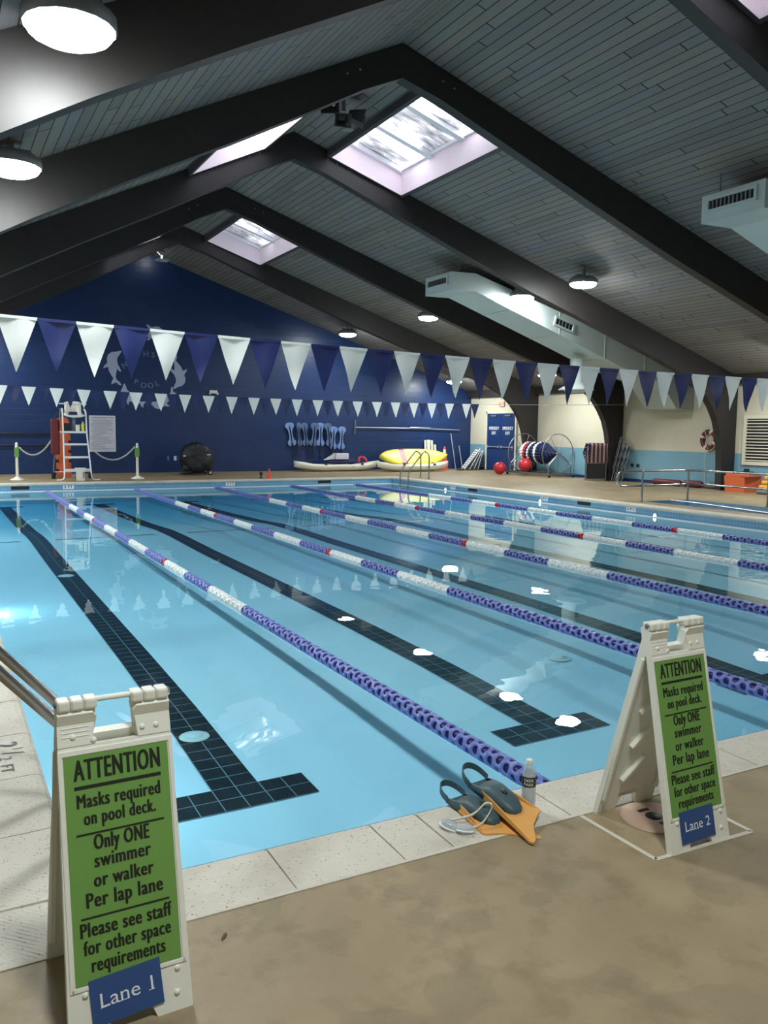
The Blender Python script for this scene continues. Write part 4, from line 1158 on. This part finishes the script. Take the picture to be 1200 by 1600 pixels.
k = MB().box(.30, .44, -.335, -.325, .70, .73, 0, None).box(-.52, -.42, -.30, -.29, .66, .69); k.build('tape_strips', 'flag_white', t)

# ------------------------------------------------------------------ hung swim belts
BELT = [(-.16, .28), (-.19, .36), (-.13, .44), (.0, .47), (.13, .44), (.19, .36), (.17, .27), (.10, .20), (.075, .08), (.075, -.08), (.10, -.2), (.17, -.28), (.18, -.37), (.11, -.45), (.05, -.46), (.03, -.34), (-.03, -.34), (-.05, -.46), (-.12, -.44), (-.18, -.36), (-.16, -.27), (-.09, -.2), (-.07, -.08), (-.07, .08), (-.09, .2)]
rr = random.Random(9)
px = [11.97, 12.28, 12.58, 12.92, 13.25, 13.55, 13.82, 14.13]
for i, x in enumerate(px):
    z = 1.44 if i < 6 else 1.31; sx = (1.0, .55, .85, .95, 1.0, .85, .95, .85)[i]
    t = thing('swim_belt', 'blue foam swim belt hanging on the navy wall, %s in the row' % ('first', 'second', 'third', 'fourth', 'fifth', 'sixth', 'seventh', 'last')[i], 'swim belt', (x, YF-.07-.13*(i % 2), z), 0, 'blue foam swim belts on the navy wall')
    t.rotation_euler = (0, rr.uniform(-.12, .12)+(-.15 if i == 0 else 0), rr.uniform(-.3, .3))
    pts = [(a*sx, b) for a, b in BELT]; n = len(pts)
    k = MB(); tf = tri_fill(pts)
    k.add([(a, -.03, b) for a, b in pts], tf); k.add([(a, .03, b) for a, b in pts], tf)
    k.add([(a, -.03, b) for a, b in pts]+[(a, .03, b) for a, b in pts], [(j, (j+1) % n, n+(j+1) % n, n+j) for j in range(n)])
    k.build('foam', 'foam_blue' if i in (0, 4, 6, 7) else 'foam_slate', t)
    MB().tube([(0, -.05, .33), (0, .064+.13*(i % 2), .33)], .012, 8).build('hook', 'black', t)
    MB().box(-.022*sx, .022*sx, -.034, .034, -.22, .22).build('slot', 'black', t)
    MB().tube([(0, -.036, .30), (.02, -.04, .0), (-.01, -.03, -.45), (.02, .02, -.95)], .018, 6).build('strap', 'black', t)

# ------------------------------------------------------------------ kayaks and what lies on them
def kayak(name, label, L, w, h, mat, loc, rot, marks=True, stripe=False, pod=None):
    t = thing(name, label, 'kayak', loc); t.rotation_euler = rot
    k = MB(); N = 26; M_ = 16; vs = []; fs = []
    for i in range(N+1):
        f = i/N; u = 2*f-1
        wd = w/2*max(.02, 1-abs(u)**3.2)**.8+.012
        rock = .16*abs(u)**3
        for j in range(M_):
            a = 2*PI*j/M_; ca, sa = math.cos(a), math.sin(a)
            x = wd*math.copysign(abs(ca)**.75, ca)
            zb = rock+(h*.5)*(1-(1-.25*abs(u)**2)*1) if False else rock
            zc_ = zb+h*(.55-.1*abs(u)); hh = h*(.55 if sa < 0 else .42)*(1-.35*abs(u)**3)
            z = zc_+hh*math.copysign(abs(sa)**.8, sa)
            if sa > .5 and abs(u) < .72: z -= h*.22*(sa-.5)*2*(1-(u/.72)**2)**.5      # cockpit well
            vs.append((u*L/2, x, z))
    for i in range(N):
        for j in range(M_): fs.append((i*M_+j, i*M_+(j+1) % M_, (i+1)*M_+(j+1) % M_, (i+1)*M_+j))
    fs += [tuple(range(M_-1, -1, -1)), tuple(range(N*M_, N*M_+M_))]
    k.add(vs, fs, 0, True); hl = k.build('hull', mat, t)
    for s in (-1, 1):
        MB().tube(smooth_path([(s*(L/2-.02), 0, h*.75), (s*(L/2+.05), 0, h*.72), (s*(L/2-.02), 0, h*.6)], .03), .015, 6).build('grab_handle', 'black', t)
    if marks:
        q = MB()
        for j in range(9):
            if j != 5: q.box(-.05+.07*j, -.008+.07*j, -w/2-.004, -w/2+.03, h*.46, h*.46+.05)
        q.build('side_lettering', 'grey', t)
    for x in (-.35, .5): MB().box(x*L/2-.05, x*L/2+.05, -w/2*.93-.012, -w/2*.93+.05, h*.72, h*.9, 0, None, .01).build('deck_fitting', 'black', t)
    if stripe:
        q = MB(); n0, n1 = 8, 10
        for i in (n0, n1-1):
            for j in range(M_//2):
                idx = [i*M_+j, i*M_+j+1, (i+1)*M_+j+1, (i+1)*M_+j]
                q.add([(vs[a][0], vs[a][1]*1.01, vs[a][2]+.006) for a in idx], [(0, 1, 2, 3)], 0, True)
        q.build('red_stripe', 'red', t)
    return t
kayak('kayak', 'white kayak loaded with a navy bundle under the blue swim belts', 3.75, .74, .36, 'hull', (13.72, 27.2, 0), (0, 0, 0))
kayak('kayak', 'yellow kayak with a red stripe tilted behind the white one', 3.15, .80, .36, 'yellow', (17.0, 27.05, .42), (.95, 0, -.01), False, True)
kayak('kayak', 'white kayak lying in front of the yellow kayak', 3.25, .74, .36, 'hull', (16.62, 26.2, 0), (0, 0, -.03))
k = MB(); k.sphere(0, 0, .12, 1, 0, 16, None, (.72, .24, .09)); k.sphere(.55, .05, .14, 1, 0, 12, None, (.28, .2, .12))
tag(k.build('cloth_bundle', 'navy_cloth', None, (13.75, 27.15, .25)), 'navy cloth bundle lying on the white kayak', 'cloth')
k = MB().box(-.30, .30, -.16, .16, 0, .24, 0, XF((0, 0, 0), (0, .0, .1)), .03).prism([(-.30, .02), (-.72, -.02), (-.30, .2)], 'y', -.1, .1)
tag(k.build('white_box', 'board', None, (13.80, 27.1, .468)), 'white box with a sloped end on the navy bundle', 'box')
k = MB().torus(.18, .05, 18, 8, 0, XF((0, 0, 0), (1.2, .2, 0), (1, .9, 1)), 0, 3.6)
tag(k.build('red_strap', 'red', None, (14.80, 27.15, .40)), 'red strap on the white kayak beside the navy bundle', 'strap')

for i, (x, h, w, lean) in enumerate(((18.12, 1.24, .12, .04), (18.26, 1.26, .16, .01), (18.41, 1.24, .10, -.02), (18.53, 1.06, .10, -.04))):
    o = MB().box(-w/2, w/2, -.03, .03, 0, h, 0, None, .012).build('white_board', 'hull', None, (x, 27.72-.075*i, .002)); o.rotation_euler = (-.10, lean, 0)
    tag(o, 'upright off-white board behind the kayaks, %s from the left' % ('first', 'second', 'third', 'fourth')[i], 'board', 'off-white boards leaning on the navy wall')
def cone(name, label, x, y, h, r, bands):
    t = thing(name, label, 'traffic cone', (x, y, 0))
    MB().box(-r, r, -r, r, 0, .03*h/.7, 0, None, .01).build('base', 'cone', t)
    MB().lathe([(r*.78, .03*h/.7), (r*.17, h*.97), (r*.12, h), (0, h)], 20).build('cone_body', 'cone', t)
    def rad(z): return r*.78+(r*.17-r*.78)*(z-.03)/(h*.94)
    for z0, z1_ in bands: MB().lathe([(rad(z0)+.004, z0), (rad(z1_)+.004, z1_)], 20, cap=False).build('white_band', 'flag_white', t)
cone('traffic_cone', 'tall orange traffic cone with two white bands by the kayaks', 18.80, 27.3, .98, .20, ((.50, .66), (.71, .86)))
cone('traffic_cone', 'small plain orange cone standing on the far pool edge', 9.30, 23.08, .34, .10, ())
tag(MB().lathe([(.05, 0), (.05, .03), (.03, .05), (.03, .12), (.055, .15), (.055, .22), (.0, .23)], 12).build('starting_post', 'black', None, (9.06, 23.2, 0)), 'small dark post beside the small orange cone', 'post')

# long pole and net on the wall, leaning poles
t = thing('skimmer_pole', 'long silver pool pole with hoop hung level on the navy wall', 'pole', (14.8, YF-.08, 1.75)); 
MB().tube([(0, 0, 0), (3.0, 0, -.01), (5.1, 0, -.06)], [.022, .022, .016], 8).tube([(2.6, -.02, .02), (3.6, -.02, .0)], .026, 8).build('pole', 'alu', t)
MB().torus(.30, .014, 24, 6, 0, XF((.0, 0, 0), (PI/2, 0, PI/2), (.2, 1, 1))).build('hoop', 'grey', t)
for x, h, l in ((19.55, 1.55, -.16), (19.90, 1.02, -.18)):
    o = MB().tube([(0, 0, 0), (0, 0, h)], .018, 8).build('leaning_pole', 'alu', None, (x, 27.55, .012)); o.rotation_euler = (-.14, l*.6, 0)
    tag(o, ('taller' if h > 1.2 else 'shorter')+' silver pole leaning in the corner of the navy wall', 'pole', 'poles leaning in the corner')
tag(MB().box(-.75, .75, -.08, .08, 0, .03).build('floor_brush', 'dull_steel', None, (19.35, 27.3, 0)), 'long flat brush lying at the foot of the leaning poles', 'brush')

# ------------------------------------------------------------------ right wall: doors, sign, folded loungers
w = struct(MB().box(XR-.06, XR-.002, 24.55, 24.65, 0, 2.48).box(XR-.06, XR-.002, 26.60, 26.70, 0, 2.48).box(XR-.06, XR-.002, 24.55, 26.70, 2.40, 2.50).build('door_1', 'cream'), 'blue double emergency exit doors in a cream frame')
for y0, y1 in ((24.66, 25.62), (25.63, 26.59)):
    d = struct(MB().box(XR-.045, XR-.003, y0, y1, .015, 2.39, 0, None, .004).build('door_leaf', 'door', w))
    yc = (y0+y1)/2; k = MB(); X = frame((XR-.0465, yc, 0), (0, -1, 0), (0, 0, 1), (-1, 0, 0))
    put_text(k, 'EMERGENCY', X, width=.70, cap=.13, y=1.72, bold=.02); put_text(k, 'EXIT', X, width=.30, cap=.13, y=1.52, bold=.02)
    struct(k.build('door_lettering', 'flag_white', d))
    struct(MB().tube([(XR-.09, y0+.12, 1.0), (XR-.09, y1-.10, 1.0)], .018, 8).box(XR-.10, XR-.045, y0+.06, y0+.14, .96, 1.05).box(XR-.10, XR-.045, y1-.12, y1-.05, .96, 1.05).build('push_bar', 'alu', d))
    struct(MB().box(XR-.09, XR-.045, yc-.2, yc+.2, 2.28, 2.34).build('door_closer', 'grey', d))
t = thing('exit_sign', 'small EXIT sign with red letters above the blue doors', 'sign', (XR-.03, 25.63, 2.80))
MB().box(-.03, .028, -.19, .19, -.12, .12, 0, None, .01).build('housing', 'cream', t)
k = MB(); put_text(k, 'EXIT', frame((-.032, 0, 0), (0, -1, 0), (0, 0, 1), (-1, 0, 0)), width=.27, cap=.14, y=-.07, bold=.03); k.build('letters', 'exit_red', t)

for i, (a, L) in enumerate(((.66, 1.14), (.53, .97), (.40, .85), (.245, .83))):
    t = thing('folded_lounger', 'folded silver lounge frame leaning beside the blue doors, %s' % ('outermost with the steepest slant', 'second from the outside', 'third from the outside', 'innermost against the wall')[i], 'lounger', (19.66+.955*(0, .22, .42, .60)[i], 27.15-.296*(0, .22, .42, .60)[i], .022), 0, 'folded lounge frames by the doors')
    t.rotation_euler = (0, a, -.30)
    MB().tube(smooth_path([(0, -.28, 0), (0, -.28, L), (0, .28, L), (0, .28, 0)], .08, 4), .02, 8).tube([(0, -.28, .02), (0, .28, .02)], .02, 8).build('lounger_frame', 'alu', t)
    k = MB()
    for j in range(9): k.box(-.006, .006, -.27, .27, .06+j*(L-.12)/9, .06+(j+.75)*(L-.12)/9)
    k.build('webbing', ('hull', 'grey', 'hull', 'board')[i], t)
tag(MB().prism([(-.9, -.3), (.75, -.25), (.6, .3), (-.6, .3)], 'z', 0, .02).build('floor_mat', 'black', None, (19.75, 26.6, 0.0)), 'dark floor mat before the blue doors', 'mat')
for x, y, z, r, lab in ((18.80, 23.3, 0.241, .24, 'red exercise ball on the deck beside the reel'), (19.2, 22.25, .402, .25, 'red exercise ball resting inside the reel frame')):
    o = MB().sphere(0, 0, 0, r, 0, 24).build('exercise_ball', 'red', None, (x, y, z)); tag(o, lab, 'ball', 'red exercise balls')

# lane rope reel
t = thing('rope_reel', 'wheeled reel wound with blue and white lane rope near the doors', 'reel', (19.70, 22.0, 0))
WR = .72; wc = .86
for y in (-1.02, 1.02):
    X = XF((0, y, wc), (PI/2, 0, 0))
    k = MB().torus(WR, .018, 40, 8, 0, X)
    for j in range(7):
        a = 2*PI*j/7+.3; k.tube([(0, y, wc), (WR*math.cos(a), y, wc+WR*math.sin(a))], .009, 6)
    k.lathe([(.06, -.04), (.06, .04)], 14, 0, X); k.build('reel_wheel', 'dull_steel', t)
for y in (-1.02, 1.02):
    s = 1 if y > 0 else -1; yy = y+s*.12
    k = MB().tube(smooth_path([(-.52, yy, .10), (-.52, yy, .42), (-.12, yy, .80), (.12, yy, .80), (.52, yy, .42), (.52, yy, .10)], .10, 4), .022, 8).tube([(0, yy, .80), (0, yy, .88)], .03, 8)
    k.build('end_frame', 'dull_steel', t)
k = MB()
for x in (-.58, .58): k.box(x-.035, x+.035, -1.3, 1.3, .08, .15)
for y in (-1.28, 1.28): k.box(-.6, .6, y-.03, y+.03, .08, .15)
k.build('base_frame', 'dull_steel', t)
for x in (-.56, .56):
    for y in (-1.26, 1.26): MB().lathe([(.02, -.02), (.045, -.02), (.045, .02), (.02, .02)], 14, 0, XF((x, y, .045), (PI/2, 0, 0))).build('caster', 'black', t)
MB().tube([(0, -1.2, wc), (0, 1.2, wc)], .03, 10).build('axle', 'dull_steel', t)
for i in range(14):
    y = .80-i*.125; r = .36 if i < 9 else .36-.06*(i-8)
    if i == 0: r = .30
    k = MB(); n = 22
    for j in range(n):
        a = 2*PI*j/n; k.sphere(r*math.cos(a), y+.02*math.sin(a*3+i), wc+r*math.sin(a), .066, 0, 8)
    k.lathe([(r, -.05), (r, .05)], 16, 0, XF((0, y, wc), (PI/2, 0, 0)))
    k.build('wound_rope', 'fl_white' if i in (0, 1, 4, 7) else ('fl_red' if i == 2 else 'navy_cloth'), t)

# flag towel draped over a stacked chair rack
t = thing('draped_chair_rack', 'dark chair rack draped with a striped flag towel by the column', 'chair rack', (19.75, 19.02, 0), -.65)
k = MB()
for x in (-.33, .33):
    for y in (-.22, .22): k.tube([(x, y, 0), (x, y, 1.28)], .016, 6)
for z in (.05, .60, 1.26):
    k.tube([(-.33, -.22, z), (.33, -.22, z), (.33, .22, z), (-.33, .22, z), (-.33, -.22, z)], .014, 6)
k.build('rack_frame', 'grey', t)
k = MB()
for j in range(5): k.box(-.30, .30, -.20+.08*j, -.16+.08*j, .08, .58)
k.build('folded_chairs', 'black', t)
k = MB(); n = 20; vs = []; fs = []
rows = [(1.30, .23), (1.29, -.23), (1.1, -.25), (.85, -.255), (.62, -.26)]
for (z, y) in rows:
    for j in range(n+1):
        u = -.36+.72*j/n; vs.append((u, y-(.018*math.sin(u*34) if z < 1.2 else 0), z-.02*abs(u)))
for i in range(len(rows)-1):
    for j in range(n): fs.append((i*(n+1)+j, i*(n+1)+j+1, (i+1)*(n+1)+j+1, (i+1)*(n+1)+j))
k.add(vs, fs, 0, True)
s_ = NT('flag_towel'); o_, x_, y_, z_ = s_.xyz()
st_ = s_.math('GREATER_THAN', s_.math('FRACT', s_.math('DIVIDE', x_, .135)), .58)
s_.bsdf(s_.mix(st_, c(84, 40, 44), c(158, 146, 146)), .9)
tw = k.build('flag_towel', s_.m, t)
k = MB(); vs = [(-.38, -.262, 1.27), (-.18, -.272, 1.22), (-.24, -.285, .98), (-.40, -.25, .72), (-.46, -.15, .95)]
k.add(vs, [(0, 1, 2, 3, 4)]); k.build('blue_canton', 'navy_cloth', t)
k = MB()
for j, (u, z) in enumerate(((-.38, 1.14), (-.31, 1.06), (-.40, .98), (-.32, .92), (-.40, .86), (-.30, 1.17), (-.36, .80))):
    k.prism([(u+.022*math.cos(PI/2+PI*q/5)*(1 if q % 2 == 0 else .45), z+.022*math.sin(PI/2+PI*q/5)*(1 if q % 2 == 0 else .45)) for q in range(10)], 'y', -.292, -.288)
k.build('stars', 'flag_white', t)
t0 = None
for i in range(4):
    L = 1.55-.12*i
    t = thing('folded_chair', 'folded silver chair leaning on the column, %s from the towel' % ('first', 'second', 'third', 'fourth')[i], 'chair', (20.02+.075*i, 18.55-.09*i, .01), -.55, 'folded silver chairs leaning on the column')
    t.rotation_euler = (0, .20, -.55)
    MB().tube(smooth_path([(0, -.11, 0), (0, -.11, L), (0, .11, L), (0, .11, 0)], .06, 4), .014, 6).build('chair_frame', 'dull_steel', t)
    k = MB()
    for j in range(3): k.box(-.004, .004, -.10, .10, .30+.38*j, .42+.38*j)
    k.build('chair_slats', 'black', t)

# life ring and its line, wall louvre, box, railing, floor things
t = thing('life_ring', 'red life ring wound with white rope on the cream wall', 'life ring', (XR-.09, 14.86, 1.47))
X = XF((0, 0, 0), (0, PI/2, 0))
MB().torus(.25, .075, 36, 10, 0, X).build('ring', 'darkred', t)
for a in (.4, 1.97, 3.54, 5.1): MB().torus(.25, .079, 5, 10, 0, X, a-.16, a+.16).build('white_band', 'hull', t)
k = MB(); k.torus(.33, .012, 28, 6, 0, XF((-.03, 0, 0), (0, PI/2, 0), (1, .92, 1))); k.tube([(-.08, .10, .26), (-.09, .02, .05), (-.09, .06, -.12), (-.08, -.05, -.28), (-.02, .10, -.45), (.02, .13, -1.0), (.03, .12, -1.35)], .010, 6)
k.tube([(-.08, -.12, .22), (-.095, .0, .12), (-.09, -.10, -.05), (-.08, .12, -.2)], .010, 6); k.build('rope', 'hull', t)
t = thing('wall_louver', 'large cream wall louvre above the orange bin', 'louvre', (XR-.01, 12.4, 1.48))
k = MB()
for a in ((-1.28, 1.28, .62, .72), (-1.28, 1.28, -.72, -.62), (-1.28, -1.18, -.62, .62), (1.18, 1.28, -.62, .62)): k.box(-.05, .005, a[0], a[1], a[2], a[3])
k.build('frame', 'cream', t)
MB().box(-.004, .004, -1.18, 1.18, -.62, .62).build('dark_backing', 'black', t)
k = MB()
for j in range(14):
    z = -.60+j*.089; k.add([(-.045, -1.18, z), (-.045, 1.18, z), (-.006, 1.18, z+.022), (-.006, -1.18, z+.022), (-.045, -1.18, z+.008), (-.045, 1.18, z+.008), (-.006, 1.18, z+.030), (-.006, -1.18, z+.030)], [(0, 3, 2, 1), (4, 5, 6, 7), (0, 1, 5, 4), (1, 2, 6, 5), (2, 3, 7, 6), (3, 0, 4, 7)])
k.build('blades', 'cream', t)

t = thing('ramp_railing', 'steel two bar railing around the ramp basin beside the pool', 'railing', (0, 0, 0))
RH = .74; MZ = .40
for x, y in ((14.56, 11.72), (16.05, 11.66), (16.33, 9.6), (16.33, 7.4), (16.33, 5.2)):
    MB().tube(smooth_path([(x, y, 0), (x, y, RH-.01), (x+.02, y+.01, RH)], .05), .026, 12).lathe([(.055, 0), (.055, .01)], 14, 0, XF((x, y, 0))).build('post', 'steel', t)
top = smooth_path([(14.1, 11.75, MZ-.02), (13.78, 11.75, MZ), (13.78, 11.75, RH-.02), (14.1, 11.75, RH), (16.05, 11.68, RH), (16.33, 11.2, RH), (16.33, 4.6, RH)], .18, 6)
MB().tube(top, .026, 12).build('top_rail', 'steel', t)
MB().tube(smooth_path([(14.05, 11.75, MZ-.02), (16.05, 11.68, MZ), (16.33, 11.2, MZ), (16.33, 4.6, MZ)], .15, 5), .022, 10).build('mid_rail', 'steel', t)
t = thing('ramp_handrail', 'low pale handrail sloping inside the ramp basin', 'handrail', (0, 0, 0))
MB().tube(smooth_path([(15.1, 11.3, .05), (15.1, 10.6, .05), (15.1, 5.0, -.12)], .1), .022, 10).build('rail', 'alu', t)
MB().tube([(15.1, 9.0, -.02), (15.1, 9.0, -.6)], .018, 8).build('support_post', 'alu', t)

t = thing('storage_bin', 'orange lidded storage bin against the right wall', 'bin', (20.02, 13.22, 0), .0)
MB().lathe([(.46, 0), (.50, .46)], 4, 0, XF((0, 0, 0), (0, 0, PI/4), (.72, 1.02, 1)), smooth=False).build('bin_body', 'orange', t)
MB().box(-.28, .28, -.39, .39, .44, .53, 0, None, .02).build('bin_lid', 'orange', t)
k = MB().box(-.12, .12, -.16, .16, 0, .06, 0, None, .02).box(-.06, .06, -.05, .08, .06, .14, 0, None, .02)
tag(k.build('handset', 'black', None, (20.02, 13.1, .532)), 'black device lying on the orange bin', 'device')
t = thing('foam_stack', 'yellow and grey foam floats stacked at the right edge of the picture', 'floats', (19.95, 12.15, 0))
for j, m in enumerate(('grey', 'amber', 'amber', 'amber')): MB().box(-.30+.03*j, .30-.03*j, -.38+.06*j, .38-.06*j, .005+.13*j, .125+.13*j, 0, None, .05).build('foam_float', m, t)
for i, (y, L, m, r, lab) in enumerate(((16.12, 1.15, 'darkred', .10, 'dark red rescue tube lying along the base of the right wall'), (15.12, .7, 'darkred', .11, 'dark red rescue tube lying next to the grey roll'), (14.40, .56, 'grey', .10, 'grey roll lying beside the red rescue tubes'))):
    k = MB().tube([(0, -L/2, 0), (0, -L/2+.05, 0), (0, L/2-.05, 0), (0, L/2, 0)], [r*.7, r, r, r*.7], 12)
    tag(k.build('rescue_tube' if m != 'grey' else 'grey_roll', m, None, (20.1+.05*i, y, r+.002)), lab, 'rescue tube' if m != 'grey' else 'roll')
t = thing('wall_hook', 'pair of small dark hooks on the light blue wall beside the folded chairs', 'hook', (XR-.012, 17.95, .56))
for s in (-1, 1): MB().box(-.05, .01, s*.13-.05, s*.13+.05, -.05, .05, 0, None, .01).build('hook', 'black', t)
